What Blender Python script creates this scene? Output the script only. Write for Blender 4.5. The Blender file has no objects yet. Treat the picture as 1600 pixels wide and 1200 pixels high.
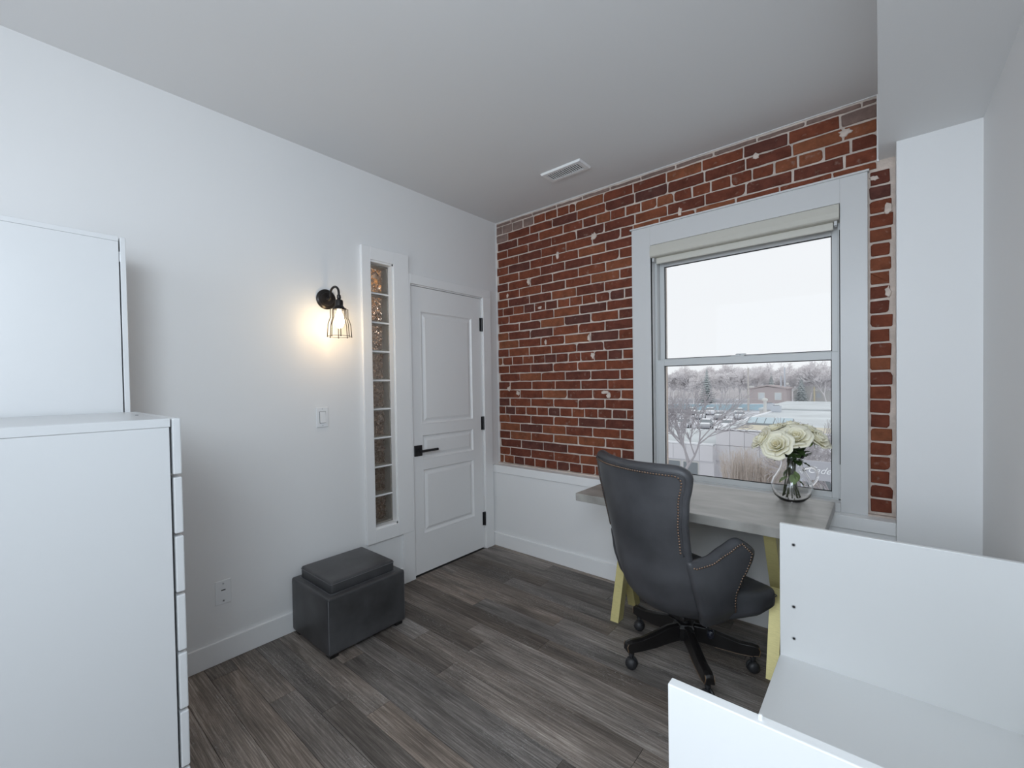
import bpy, bmesh, math, random
from mathutils import Vector, Matrix, noise
R = random.Random(7)
sc = bpy.context.scene
col = sc.collection
# ---------------------------------------------------------------- camera, world, lights
cam_d = bpy.data.cameras.new('camera'); cam = bpy.data.objects.new('camera', cam_d); col.objects.link(cam)
CY, CP, CR = 0.7029, -0.0167, -0.0158
fw = Vector((-math.sin(CY) * math.cos(CP), math.cos(CY) * math.cos(CP), math.sin(CP)))
rt = Vector((math.cos(CY), math.sin(CY), 0)); up = rt.cross(fw)
r2 = rt * math.cos(CR) + up * math.sin(CR); u2 = -rt * math.sin(CR) + up * math.cos(CR)
m = Matrix((r2, u2, -fw)).transposed().to_4x4(); m.translation = Vector((2.4717, -2.7399, 1.3415))
cam.matrix_world = m
cam_d.sensor_fit = 'HORIZONTAL'; cam_d.sensor_width = 36; cam_d.lens = 679.5 / 1600 * 36
cam_d.shift_y = 11.03 / 1600; cam_d.clip_start = .02; cam_d.clip_end = 600
sc.camera = cam
w = bpy.data.worlds.new('world'); sc.world = w; w.use_nodes = True
bg = w.node_tree.nodes['Background']; bg.inputs[0].default_value = (.95, .97, 1.0, 1); bg.inputs[1].default_value = 1.0

def area(name, loc, rot, sx, sy, power, colr):
    l = bpy.data.lights.new(name, 'AREA'); l.shape = 'RECTANGLE'; l.size = sx; l.size_y = sy; l.energy = power; l.color = colr
    o = bpy.data.objects.new(name, l); col.objects.link(o); o.location = loc; o.rotation_euler = rot
    return o
# daylight from the opening in the rear of the room, behind the camera
area('rear_daylight', (1.5, -6.6, 1.75), (math.radians(91), 0, 0), 3.2, 2.3, 56, (.70, .83, .99))
# broad unseen fill light added at the right rear of the room
area('side_fill', (2.62, -3.15, 1.92), (math.radians(74), 0, math.radians(42)), 1.0, .8, 37, (.77, .885, .985))
sc.view_settings.view_transform = 'Standard'; sc.view_settings.look = 'None'
sc.view_settings.exposure = 0.0; sc.view_settings.gamma = 1; sc.view_settings.use_curve_mapping = False
sc.cycles.use_denoising = True; sc.cycles.max_bounces = 14; sc.cycles.diffuse_bounces = 6
sc.cycles.transmission_bounces = 12; sc.cycles.transparent_max_bounces = 16; sc.cycles.sample_clamp_indirect = 6

# ---------------------------------------------------------------- helpers
def tag(o, label=None, cat=None, group=None, kind=None):
    if label: o['label'] = label
    if cat: o['category'] = cat
    if group: o['group'] = group
    if kind: o['kind'] = kind
    return o
def empty(name, loc=(0, 0, 0), rz=0, label=None, cat=None, group=None):
    o = bpy.data.objects.new(name, None); col.objects.link(o); o.location = loc; o.rotation_euler = (0, 0, rz)
    o.empty_display_size = .05
    return tag(o, label, cat, group)
class MB:
    def __init__(s): s.v = []; s.f = []
    def add(s, vs, fs):
        b = len(s.v); s.v += [tuple(v) for v in vs]; s.f += [tuple(i + b for i in f) for f in fs]; return s
    def box(s, x0, x1, y0, y1, z0, z1):
        return s.add([(x0, y0, z0), (x1, y0, z0), (x1, y1, z0), (x0, y1, z0), (x0, y0, z1), (x1, y0, z1), (x1, y1, z1), (x0, y1, z1)],
                     [(0, 3, 2, 1), (4, 5, 6, 7), (0, 1, 5, 4), (1, 2, 6, 5), (2, 3, 7, 6), (3, 0, 4, 7)])
    def hexa(s, p):   # 8 points, lower ring then upper ring
        return s.add(p, [(0, 3, 2, 1), (4, 5, 6, 7), (0, 1, 5, 4), (1, 2, 6, 5), (2, 3, 7, 6), (3, 0, 4, 7)])
    def lathe(s, prof, n=24, c=(0, 0, 0), axis='z', cap=True):
        vs = []
        for r, h in prof:
            for i in range(n):
                a = 2 * math.pi * i / n; x, y = r * math.cos(a), r * math.sin(a)
                p = {'z': (x, y, h), 'x': (h, x, y), 'y': (y, h, x)}[axis]
                vs.append((p[0] + c[0], p[1] + c[1], p[2] + c[2]))
        fs = []
        for k in range(len(prof) - 1):
            for i in range(n):
                j = (i + 1) % n; fs.append((k * n + i, k * n + j, (k + 1) * n + j, (k + 1) * n + i))
        if cap:
            fs.append(tuple(range(n))[::-1]); b = (len(prof) - 1) * n; fs.append(tuple(range(b, b + n)))
        return s.add(vs, fs)
    def tube(s, pts, rad, n=8, cap=True):
        pts = [Vector(p) for p in pts]; rs = rad if isinstance(rad, (list, tuple)) else [rad] * len(pts)
        t0 = (pts[1] - pts[0]).normalized()
        nrm = t0.orthogonal().normalized(); vs = []
        for i, p in enumerate(pts):
            t = (pts[min(i + 1, len(pts) - 1)] - pts[max(i - 1, 0)]).normalized()
            nrm = (nrm - t * nrm.dot(t)); nrm = nrm.normalized() if nrm.length > 1e-6 else t.orthogonal().normalized()
            b = t.cross(nrm)
            for k in range(n):
                a = 2 * math.pi * k / n; vs.append(p + (nrm * math.cos(a) + b * math.sin(a)) * rs[i])
        fs = []
        for i in range(len(pts) - 1):
            for k in range(n):
                j = (k + 1) % n; fs.append((i * n + k, i * n + j, (i + 1) * n + j, (i + 1) * n + k))
        if cap: fs.append(tuple(range(n))[::-1]); b = (len(pts) - 1) * n; fs.append(tuple(range(b, b + n)))
        return s.add(vs, fs)
    def sphere(s, c, r, nu=10, nv=6, sz=1.0):
        prof = [(r * math.sin(math.pi * (k + .02) / (nv + .04)), -r * sz * math.cos(math.pi * (k + .02) / (nv + .04))) for k in range(nv + 1)]
        return s.lathe(prof, nu, c)
    def grid(s, P):
        nr, nc = len(P), len(P[0])
        return s.add([p for row in P for p in row], [(i * nc + j, i * nc + j + 1, (i + 1) * nc + j + 1, (i + 1) * nc + j) for i in range(nr - 1) for j in range(nc - 1)])
    def build(s, name, mat, parent=None, smooth=False, bevel=0, seg=2, kind=None, fixn=True):
        me = bpy.data.meshes.new(name)
        bm = bmesh.new(); vs = [bm.verts.new(v) for v in s.v]
        for f in s.f:
            try: bm.faces.new([vs[i] for i in f])
            except ValueError: pass
        if fixn: bmesh.ops.recalc_face_normals(bm, faces=bm.faces)
        if bevel: bmesh.ops.bevel(bm, geom=[e for e in bm.edges if e.is_manifold and e.calc_face_angle(0) > .5], offset=bevel, segments=seg, profile=.5, affect='EDGES', clamp_overlap=True)
        bm.to_mesh(me); bm.free()
        if smooth:
            for p in me.polygons: p.use_smooth = True
        if mat: me.materials.append(mat)
        o = bpy.data.objects.new(name, me); col.objects.link(o)
        if parent: o.parent = parent
        if kind: o['kind'] = kind
        return o
def autosmooth(o, ang=40):
    for p in o.data.polygons: p.use_smooth = True
    o.data.set_sharp_from_angle(angle=math.radians(ang)); return o
def dup(o, parent=None):
    c = o.copy(); col.objects.link(c); c.parent = parent
    for ch in list(o.children): dup(ch, c)
    return c

# ---------------------------------------------------------------- materials
def nodes(name):
    m = bpy.data.materials.new(name); m.use_nodes = True; nt = m.node_tree
    return m, nt, nt.nodes['Principled BSDF']
def mat(name, c, rough=.5, metal=0, var=0, scale=8, bump=0, bscale=60, spec=.5, dist=.002, objvar=0, stretch=None, coat=0):
    m, nt, p = nodes(name); N = nt.nodes; L = nt.links
    p.inputs['Roughness'].default_value = rough; p.inputs['Metallic'].default_value = metal
    p.inputs['Specular IOR Level'].default_value = spec; p.inputs['Coat Weight'].default_value = coat
    p.inputs['Base Color'].default_value = (*c, 1)
    if var or bump or objvar:
        tc = N.new('ShaderNodeTexCoord'); vec = tc.outputs['Object']
        if stretch:
            mp = N.new('ShaderNodeMapping'); mp.inputs['Scale'].default_value = stretch; L.new(vec, mp.inputs[0]); vec = mp.outputs[0]
        if var or objvar:
            hs = N.new('ShaderNodeHueSaturation'); hs.inputs['Color'].default_value = (*c, 1)
            if var:
                nz = N.new('ShaderNodeTexNoise'); nz.inputs['Scale'].default_value = scale; nz.inputs['Detail'].default_value = 6; L.new(vec, nz.inputs['Vector'])
                mr = N.new('ShaderNodeMapRange'); mr.inputs['From Min'].default_value = .25; mr.inputs['From Max'].default_value = .75
                mr.inputs['To Min'].default_value = 1 - var; mr.inputs['To Max'].default_value = 1 + var; L.new(nz.outputs['Fac'], mr.inputs[0]); vv = mr.outputs[0]
            if objvar:
                oi = N.new('ShaderNodeObjectInfo'); m2 = N.new('ShaderNodeMapRange'); m2.inputs['To Min'].default_value = 1 - objvar; m2.inputs['To Max'].default_value = 1 + objvar
                L.new(oi.outputs['Random'], m2.inputs[0])
                if var:
                    mu = N.new('ShaderNodeMath'); mu.operation = 'MULTIPLY'; L.new(vv, mu.inputs[0]); L.new(m2.outputs[0], mu.inputs[1]); vv = mu.outputs[0]
                else: vv = m2.outputs[0]
            L.new(vv, hs.inputs['Value']); L.new(hs.outputs[0], p.inputs['Base Color'])
        if bump:
            nb = N.new('ShaderNodeTexNoise'); nb.inputs['Scale'].default_value = bscale; nb.inputs['Detail'].default_value = 5; L.new(vec, nb.inputs['Vector'])
            bp = N.new('ShaderNodeBump'); bp.inputs['Strength'].default_value = bump; bp.inputs['Distance'].default_value = dist
            L.new(nb.outputs['Fac'], bp.inputs['Height']); L.new(bp.outputs[0], p.inputs['Normal'])
    return m
def emis(name, c, s):
    m, nt, p = nodes(name); p.inputs['Base Color'].default_value = (*c, 1); p.inputs['Emission Color'].default_value = (*c, 1); p.inputs['Emission Strength'].default_value = s; return m
M = {}
M['wall'] = mat('wall_paint', (.80, .80, .80), .6, bump=.08, bscale=220, dist=.001)
M['ceiling'] = mat('ceiling_paint', (.74, .74, .74), .85)
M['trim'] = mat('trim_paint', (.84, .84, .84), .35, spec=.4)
M['door'] = mat('door_paint', (.82, .82, .82), .38, spec=.4)
M['mortar'] = mat('mortar', (.62, .53, .47), .95, var=.22, scale=14, bump=.9, bscale=90, dist=.006)
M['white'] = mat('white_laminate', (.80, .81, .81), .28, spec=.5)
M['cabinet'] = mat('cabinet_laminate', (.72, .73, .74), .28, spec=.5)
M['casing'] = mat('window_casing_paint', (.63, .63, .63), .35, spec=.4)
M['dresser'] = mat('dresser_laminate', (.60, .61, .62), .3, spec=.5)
M['vinyl'] = mat('window_vinyl', (.60, .61, .61), .4)
M['black'] = mat('black_metal', (.012, .012, .014), .35, spec=.5)
M['bronze'] = mat('dark_bronze', (.03, .026, .025), .3, metal=.6)
M['gap'] = mat('dark_gap', (.02, .02, .02), .9)
M['leather'] = mat('grey_leather', (.060, .061, .067), .42, var=.5, scale=4, bump=.35, bscale=320, spec=.45, dist=.0006)
M['leather2'] = mat('ottoman_leather', (.058, .058, .061), .38, var=.45, scale=6, bump=.3, bscale=300, spec=.45, dist=.0006)
M['seam'] = mat('seam_leather', (.13, .13, .14), .4)
M['nail'] = mat('nail_bronze', (.24, .165, .12), .32, metal=.9)
M['blackwood'] = mat('black_wood', (.010, .009, .009), .3, var=.3, scale=12, spec=.5)
M['brownwood'] = mat('worn_wood_edge', (.20, .12, .06), .4)
M['gold'] = mat('brushed_gold', (.66, .58, .26), .38, metal=.35, var=.1, scale=40, stretch=(1, 1, 12))
M['plate'] = mat('plate_plastic', (.80, .81, .82), .35)
M['blind'] = mat('blind_cassette', (.56, .54, .48), .6)
M['blindbar'] = mat('blind_bar', (.62, .60, .54), .6)
M['steel'] = mat('steel', (.55, .56, .58), .3, metal=1)
M['rubber'] = mat('rubber', (.02, .02, .022), .5)
M['petal'] = mat('rose_petal', (.93, .89, .72), .6, var=.06, scale=30)
M['petal_in'] = mat('rose_heart', (.86, .80, .58), .6)
M['leaf'] = mat('leaf_green', (.05, .09, .025), .5, var=.3, scale=20)
M['leaf2'] = mat('leaf_light', (.16, .25, .06), .5, var=.3, scale=20)
M['stem'] = mat('stem_green', (.05, .06, .02), .5)
M['snow'] = mat('snow', (.88, .90, .93), .8, var=.08, scale=.6)
# petal subsurface-like translucency kept simple

def brick_mat():
    m, nt, p = nodes('brick_clay'); N = nt.nodes; L = nt.links
    oi = N.new('ShaderNodeObjectInfo'); cr = N.new('ShaderNodeValToRGB'); L.new(oi.outputs['Random'], cr.inputs[0])
    cr.color_ramp.interpolation = 'LINEAR'; e = cr.color_ramp.elements
    e[0].position = 0; e[0].color = (.105, .042, .034, 1); e[1].position = 1; e[1].color = (.225, .080, .040, 1)
    for pos, c in ((.14, (.125, .040, .027)), (.45, (.160, .047, .027)), (.78, (.190, .058, .031))):
        k = e.new(pos); k.color = (*c, 1)
    tc = N.new('ShaderNodeTexCoord'); nz = N.new('ShaderNodeTexNoise'); nz.inputs['Scale'].default_value = 16; nz.inputs['Detail'].default_value = 8; nz.inputs['Roughness'].default_value = .65
    va = N.new('ShaderNodeVectorMath'); va.operation = 'ADD'; L.new(tc.outputs['Object'], va.inputs[0])
    ml = N.new('ShaderNodeVectorMath'); ml.operation = 'SCALE'; ml.inputs[0].default_value = (13, 7, 5); L.new(oi.outputs['Random'], ml.inputs['Scale']); L.new(ml.outputs[0], va.inputs[1])
    L.new(va.outputs[0], nz.inputs['Vector'])
    mr = N.new('ShaderNodeMapRange'); mr.inputs['From Min'].default_value = .3; mr.inputs['From Max'].default_value = .7; mr.inputs['To Min'].default_value = .7; mr.inputs['To Max'].default_value = 1.3; L.new(nz.outputs['Fac'], mr.inputs[0])
    hs = N.new('ShaderNodeHueSaturation'); L.new(cr.outputs[0], hs.inputs['Color']); L.new(mr.outputs[0], hs.inputs['Value'])
    # mortar dust on the faces
    n2 = N.new('ShaderNodeTexNoise'); n2.inputs['Scale'].default_value = 30; n2.inputs['Detail'].default_value = 4; L.new(va.outputs[0], n2.inputs['Vector'])
    m2 = N.new('ShaderNodeMapRange'); m2.inputs['From Min'].default_value = .62; m2.inputs['From Max'].default_value = .80; m2.inputs['To Max'].default_value = .5; L.new(n2.outputs['Fac'], m2.inputs[0])
    mx = N.new('ShaderNodeMix'); mx.data_type = 'RGBA'; L.new(m2.outputs[0], mx.inputs[0]); L.new(hs.outputs[0], mx.inputs[6]); mx.inputs[7].default_value = (.36, .27, .23, 1)
    L.new(mx.outputs[2], p.inputs['Base Color']); p.inputs['Roughness'].default_value = .9; p.inputs['Specular IOR Level'].default_value = .2
    n3 = N.new('ShaderNodeTexNoise'); n3.inputs['Scale'].default_value = 70; n3.inputs['Detail'].default_value = 6; L.new(va.outputs[0], n3.inputs['Vector'])
    bp = N.new('ShaderNodeBump'); bp.inputs['Strength'].default_value = .8; bp.inputs['Distance'].default_value = .004; L.new(n3.outputs['Fac'], bp.inputs['Height']); L.new(bp.outputs[0], p.inputs['Normal'])
    return m
M['brick'] = brick_mat()
M['brick_dusty'] = mat('dusty_brick', (.20, .135, .115), .95, var=.3, scale=20, bump=.8, bscale=70, dist=.004, objvar=.12)

def plank_mat():
    m, nt, p = nodes('vinyl_plank'); N = nt.nodes; L = nt.links
    tc = N.new('ShaderNodeTexCoord'); oi = N.new('ShaderNodeObjectInfo')
    off = N.new('ShaderNodeVectorMath'); off.operation = 'SCALE'; off.inputs[0].default_value = (37, 11, 0); L.new(oi.outputs['Random'], off.inputs['Scale'])
    va = N.new('ShaderNodeVectorMath'); va.operation = 'ADD'; L.new(tc.outputs['Object'], va.inputs[0]); L.new(off.outputs[0], va.inputs[1])
    def nz(scale, sx, sy, det=8, rough=.6, dist=0):
        mp = N.new('ShaderNodeMapping'); mp.inputs['Scale'].default_value = (sx, sy, 1); L.new(va.outputs[0], mp.inputs[0])
        n = N.new('ShaderNodeTexNoise'); n.inputs['Scale'].default_value = scale; n.inputs['Detail'].default_value = det; n.inputs['Roughness'].default_value = rough; n.inputs['Distortion'].default_value = dist
        L.new(mp.outputs[0], n.inputs['Vector']); return n.outputs['Fac']
    grain = nz(3, 1.3, 44, 12, .78, .4); broad = nz(1.6, 1.2, 7, 4, .6, .4)
    cr = N.new('ShaderNodeValToRGB'); L.new(grain, cr.inputs[0]); e = cr.color_ramp.elements
    e[0].position = .32; e[0].color = (.068, .060, .055, 1); e[1].position = .70; e[1].color = (.39, .36, .335, 1)
    k = e.new(.5); k.color = (.165, .148, .136, 1)
    # broad warm and dark patches
    mr = N.new('ShaderNodeMapRange'); mr.inputs['From Min'].default_value = .3; mr.inputs['From Max'].default_value = .7; mr.inputs['To Min'].default_value = .55; mr.inputs['To Max'].default_value = 1.45; L.new(broad, mr.inputs[0])
    m2 = N.new('ShaderNodeMapRange'); m2.inputs['To Min'].default_value = .64; m2.inputs['To Max'].default_value = 1.42; L.new(oi.outputs['Random'], m2.inputs[0])
    mu = N.new('ShaderNodeMath'); mu.operation = 'MULTIPLY'; L.new(mr.outputs[0], mu.inputs[0]); L.new(m2.outputs[0], mu.inputs[1])
    hs = N.new('ShaderNodeHueSaturation'); L.new(cr.outputs[0], hs.inputs['Color']); L.new(mu.outputs[0], hs.inputs['Value'])
    wn = N.new('ShaderNodeTexWhiteNoise'); wn.noise_dimensions = '1D'; L.new(oi.outputs['Random'], wn.inputs['W'])
    ws = N.new('ShaderNodeMapRange'); ws.inputs['To Min'].default_value = .95; ws.inputs['To Max'].default_value = 2.0; L.new(wn.outputs['Value'], ws.inputs[0]); L.new(ws.outputs[0], hs.inputs['Saturation'])
    # limed cathedral veins, present only in some places
    mp = N.new('ShaderNodeMapping'); mp.inputs['Scale'].default_value = (1.3, 11, 1); L.new(va.outputs[0], mp.inputs[0])
    wv = N.new('ShaderNodeTexNoise'); wv.inputs['Scale'].default_value = 3.2; wv.inputs['Detail'].default_value = 3; wv.inputs['Distortion'].default_value = 1.2; L.new(mp.outputs[0], wv.inputs['Vector'])
    mm = N.new('ShaderNodeMath'); mm.operation = 'MULTIPLY'; mm.inputs[1].default_value = 26; L.new(wv.outputs['Fac'], mm.inputs[0])
    fr = N.new('ShaderNodeMath'); fr.operation = 'PINGPONG'; fr.inputs[1].default_value = .5; L.new(mm.outputs[0], fr.inputs[0])
    vr = N.new('ShaderNodeMapRange'); vr.inputs['From Min'].default_value = .40; vr.inputs['From Max'].default_value = .5; L.new(fr.outputs[0], vr.inputs[0])
    msk = nz(1.1, 1.6, 5, 2, .5); mk = N.new('ShaderNodeMapRange'); mk.inputs['From Min'].default_value = .47; mk.inputs['From Max'].default_value = .58; L.new(msk, mk.inputs[0])
    brk = nz(9, 5, 20, 3, .6); bk = N.new('ShaderNodeMapRange'); bk.inputs['From Min'].default_value = .40; bk.inputs['From Max'].default_value = .56; L.new(brk, bk.inputs[0])
    a1 = N.new('ShaderNodeMath'); a1.operation = 'MULTIPLY'; L.new(vr.outputs[0], a1.inputs[0]); L.new(mk.outputs[0], a1.inputs[1])
    a2 = N.new('ShaderNodeMath'); a2.operation = 'MULTIPLY'; L.new(a1.outputs[0], a2.inputs[0]); L.new(bk.outputs[0], a2.inputs[1])
    a3 = N.new('ShaderNodeMath'); a3.operation = 'MULTIPLY'; a3.inputs[1].default_value = .75; L.new(a2.outputs[0], a3.inputs[0])
    mx = N.new('ShaderNodeMix'); mx.data_type = 'RGBA'; L.new(a3.outputs[0], mx.inputs[0]); L.new(hs.outputs[0], mx.inputs[6]); mx.inputs[7].default_value = (.52, .51, .50, 1)
    L.new(mx.outputs[2], p.inputs['Base Color']); p.inputs['Roughness'].default_value = .5; p.inputs['Specular IOR Level'].default_value = .35
    bp = N.new('ShaderNodeBump'); bp.inputs['Strength'].default_value = .35; bp.inputs['Distance'].default_value = .0012; L.new(grain, bp.inputs['Height']); L.new(bp.outputs[0], p.inputs['Normal'])
    return m
M['plank'] = plank_mat()

def concrete_mat():
    m, nt, p = nodes('concrete_desktop'); N = nt.nodes; L = nt.links
    tc = N.new('ShaderNodeTexCoord'); mp = N.new('ShaderNodeMapping'); mp.inputs['Scale'].default_value = (1.2, 2.6, 1); L.new(tc.outputs['Object'], mp.inputs[0])
    n = N.new('ShaderNodeTexNoise'); n.inputs['Scale'].default_value = 4; n.inputs['Detail'].default_value = 7; n.inputs['Distortion'].default_value = .6; L.new(mp.outputs[0], n.inputs['Vector'])
    cr = N.new('ShaderNodeValToRGB'); L.new(n.outputs['Fac'], cr.inputs[0]); e = cr.color_ramp.elements
    e[0].position = .3; e[0].color = (.23, .22, .20, 1); e[1].position = .72; e[1].color = (.40, .385, .36, 1)
    L.new(cr.outputs[0], p.inputs['Base Color']); p.inputs['Roughness'].default_value = .34; p.inputs['Specular IOR Level'].default_value = .5
    return m
M['concrete'] = concrete_mat()

def pane_mat(name, tint, gl=1.0, rough=0.0):
    m = bpy.data.materials.new(name); m.use_nodes = True; nt = m.node_tree; N = nt.nodes; L = nt.links
    N.remove(N['Principled BSDF']); out = N['Material Output']
    tr = N.new('ShaderNodeBsdfTransparent'); tr.inputs[0].default_value = (*tint, 1); g = N.new('ShaderNodeBsdfGlossy'); g.inputs['Roughness'].default_value = rough
    fr = N.new('ShaderNodeFresnel'); fr.inputs[0].default_value = 1.45
    mu = N.new('ShaderNodeMath'); mu.operation = 'MULTIPLY'; mu.inputs[1].default_value = gl; L.new(fr.outputs[0], mu.inputs[0])
    mx = N.new('ShaderNodeMixShader'); L.new(mu.outputs[0], mx.inputs[0]); L.new(tr.outputs[0], mx.inputs[1]); L.new(g.outputs[0], mx.inputs[2]); L.new(mx.outputs[0], out.inputs[0])
    return m
M['pane'] = pane_mat('window_glass', (.97, .975, .975), .15)
def glass_mat(name, c, rough, bump=0, bscale=20, dist=.01, ior=1.45):
    m = bpy.data.materials.new(name); m.use_nodes = True; nt = m.node_tree; N = nt.nodes; L = nt.links
    N.remove(N['Principled BSDF']); g = N.new('ShaderNodeBsdfGlass'); g.inputs['Color'].default_value = (*c, 1); g.inputs['Roughness'].default_value = rough; g.inputs['IOR'].default_value = ior
    if bump:
        tc = N.new('ShaderNodeTexCoord'); n = N.new('ShaderNodeTexNoise'); n.inputs['Scale'].default_value = bscale; n.inputs['Detail'].default_value = 1.5; n.inputs['Distortion'].default_value = .8; L.new(tc.outputs['Object'], n.inputs['Vector'])
        b = N.new('ShaderNodeBump'); b.inputs['Strength'].default_value = bump; b.inputs['Distance'].default_value = dist; L.new(n.outputs['Fac'], b.inputs['Height']); L.new(b.outputs[0], g.inputs['Normal'])
    L.new(g.outputs[0], N['Material Output'].inputs[0]); return m
M['glass'] = glass_mat('clear_glass', (1, 1, 1), 0)
M['blockglass'] = glass_mat('wavy_block_glass', (.98, .95, .93), .01, 1.0, 30, .06)
M['blockfront'] = glass_mat('block_front_glass', (.98, .96, .94), .0, .35, 26, .02)
M['blockside'] = mat('block_seam', (.42, .42, .40), .35, bump=.4, bscale=120, dist=.002)

# ================================================================ STRUCTURE
H = 2.692; YR = -4.15; XR = 2.79
def S(name, mb, m, parent=None, **k):
    o = mb.build(name, m, parent, **k)
    if not parent: o['kind'] = 'structure'
    return o
# floor: sub floor with planks laid along the brick wall
floor = S('floor', MB().box(-.05, XR + .05, YR - .05, .02, -.06, -.005), M['gap'])
pw = .112; y = -.012; row = 0
while y > YR:
    y0 = max(y - pw, YR); x = -R.random() * 1.1
    while x < XR:
        L_ = 1.22; a = max(x, -.0); b = min(x + L_, XR)
        if b - a > .02:
            o = MB().box(a - (a + b) / 2 + .0009, b - (a + b) / 2 - .0009, y0 - (y + y0) / 2 + .0008, y - (y + y0) / 2 - .0008, -.006, 0).build('plank', M['plank'], floor)
            o.location = ((a + b) / 2, (y + y0) / 2, R.uniform(-.0004, 0))
        x += L_
    y -= pw; row += 1
S('ceiling', MB().box(-.1, XR + .1, YR - .1, .3, H, H + .12), M['ceiling'])
S('trim_1', MB().box(2.466, XR, YR, .006, 2.382, H), M['wall'])           # boxed bulkhead along the right wall
S('trim_2', MB().box(2.527, XR, -.157, .006, 0, 2.382), M['wall'])        # boxed pillar in the corner
S('wall_right', MB().box(XR, XR + .1, YR - .1, .3, 0, H), M['wall'])
# rear wall with a wide opening (behind the camera)
S('wall_rear', MB().box(-.1, .12, YR - .12, YR, 0, H).box(2.7, XR, YR - .12, YR, 0, H).box(.12, 2.7, YR - .12, YR, 2.5, H), M['wall'])
# left wall : openings for the glass block light and the door
GY0, GY1, GZ0, GZ1 = -1.206, -1.036, .425, 2.142
DY0, DY1, DZ = -.905, -.186, 2.045
S('wall_left', MB().box(-.12, 0, YR - .1, GY0, 0, H).box(-.12, 0, GY0, GY1, 0, GZ0).box(-.12, 0, GY0, GY1, GZ1, H)
  .box(-.12, 0, GY1, DY0, 0, H).box(-.12, 0, DY0, DY1, DZ, H).box(-.12, 0, DY1, .3, 0, H), M['wall'])
# casing of the block light
t = MB(); cz0, cz1 = .340, 2.222
t.box(0, .021, -1.268, GY0, cz0, cz1).box(0, .0208, GY1, -.916, cz0, cz1).box(0, .0208, GY0, GY1, cz0, GZ0).box(0, .0208, GY0, GY1, GZ1, cz1)
S('trim_3', t, M['trim'], bevel=.0015, seg=1)
t = MB()
t.box(-.04, .012, GY1 - .010, GY1, GZ0, GZ1).box(-.04, .012, GY0, GY0 + .004, GZ0, GZ1).box(-.04, .012, GY0, GY1, GZ1 - .012, GZ1).box(-.04, .012, GY0, GY1, GZ0, GZ0 + .012)
S('trim_4', t, M['trim'])
t = MB().box(0, .018, -.997, DY0 + .003, 0, cz0).box(0, .0185, -.916, DY0 + .003, cz0, 2.107).box(0, .018, DY0 + .003, -.100, DZ - .002, 2.107).box(0, .018, DY1 - .003, -.100, 0, DZ - .002)
S('trim_5', t, M['trim'], bevel=.0015, seg=1)
S('baseboard_left', MB().box(0, .014, YR, -.997, 0, .108), M['trim'], bevel=.002, seg=1)
S('baseboard_right', MB().box(XR - .014, XR, -.82, -.157, 0, .108).box(XR - .014, XR, YR, -1.98, 0, .108).box(2.52, XR, -.171, -.157, 0, .108), M['trim'])
# door
door = empty('door_1'); door['kind'] = 'structure'
MB().box(-.11, .0, DY0, DY0 + .009, 0, DZ).box(-.11, .0, DY1 - .009, DY1, 0, DZ).box(-.11, .0, DY0, DY1, DZ - .009, DZ).build('door_frame', M['trim'], door)
MB().box(-.11, -.046, DY0 + .009, DY0 + .02, 0, DZ - .009).box(-.11, -.046, DY1 - .02, DY1 - .009, 0, DZ - .009).build('door_stop', M['trim'], door)
dy0, dy1, dz0, dz1 = DY0 + .012, DY1 - .013, .012, DZ - .013
pan = [(-.812, -.300, 1.062, 1.868), (-.812, -.300, .812, .992), (-.812, -.300, .284, .748)]
lf = MB(); X = -.002
lf.box(-.042, -.016, dy0, dy1, dz0, dz1)
lf.box(-.018, X, dy0, pan[0][0], dz0, dz1).box(-.018, X, pan[0][1], dy1, dz0, dz1)
for a, b in ((dz0, .284), (.748, .812), (.992, 1.062), (1.868, dz1)): lf.box(-.018, X, pan[0][0], pan[0][1], a, b)
lf.build('door_leaf', M['door'], door)
for (a, b, c, d) in pan:
    q = MB()
    def ring(i, x): return [(x, a + i, c + i), (x, b - i, c + i), (x, b - i, d - i), (x, a + i, d - i)]
    rr = [(0, X), (.006, X + .001), (.016, X - .011), (.026, X - .012), (.046, X - .003), (.052, X - .003)]
    vs = []; fs = []
    for k, (i, x) in enumerate(rr): vs += ring(i, x)
    for k in range(len(rr) - 1):
        for j in range(4): fs.append((k * 4 + j, k * 4 + (j + 1) % 4, k * 4 + 4 + (j + 1) % 4, k * 4 + 4 + j))
    fs.append(tuple(len(vs) - 4 + j for j in range(4)))
    q.add(vs, fs).build('panel', M['door'], door)
hd = MB().box(-.003, .007, -.882, -.818, .845, .920).build('door_handle', M['black'], door, bevel=.001, seg=1)
MB().lathe([(.011, .004), (.011, .045)], 12, (0, -.85, .883), 'x').build('spindle', M['black'], hd)
MB().box(.036, .052, -.862, -.705, .874, .891).build('lever', M['black'], hd, bevel=.003)
for z in (1.77, .972, .192):
    hg = MB().lathe([(.0085, z), (.0085, z + .108)], 10, (.006, DY1 - .011, 0)).box(-.003, .001, DY1 - .03, DY1 - .004, z, z + .108).build('hinge', M['black'], door)
# floor strip under the door
S('door_light_block', MB().box(-.135, -.12, DY0 - .05, DY1 + .05, 0, H), M['gap'])  # unseen panel added behind the door to stop hall light leaking through
S('threshold', MB().box(-.12, .0, DY0, DY1, -.02, .0008), M['gap'])

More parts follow.
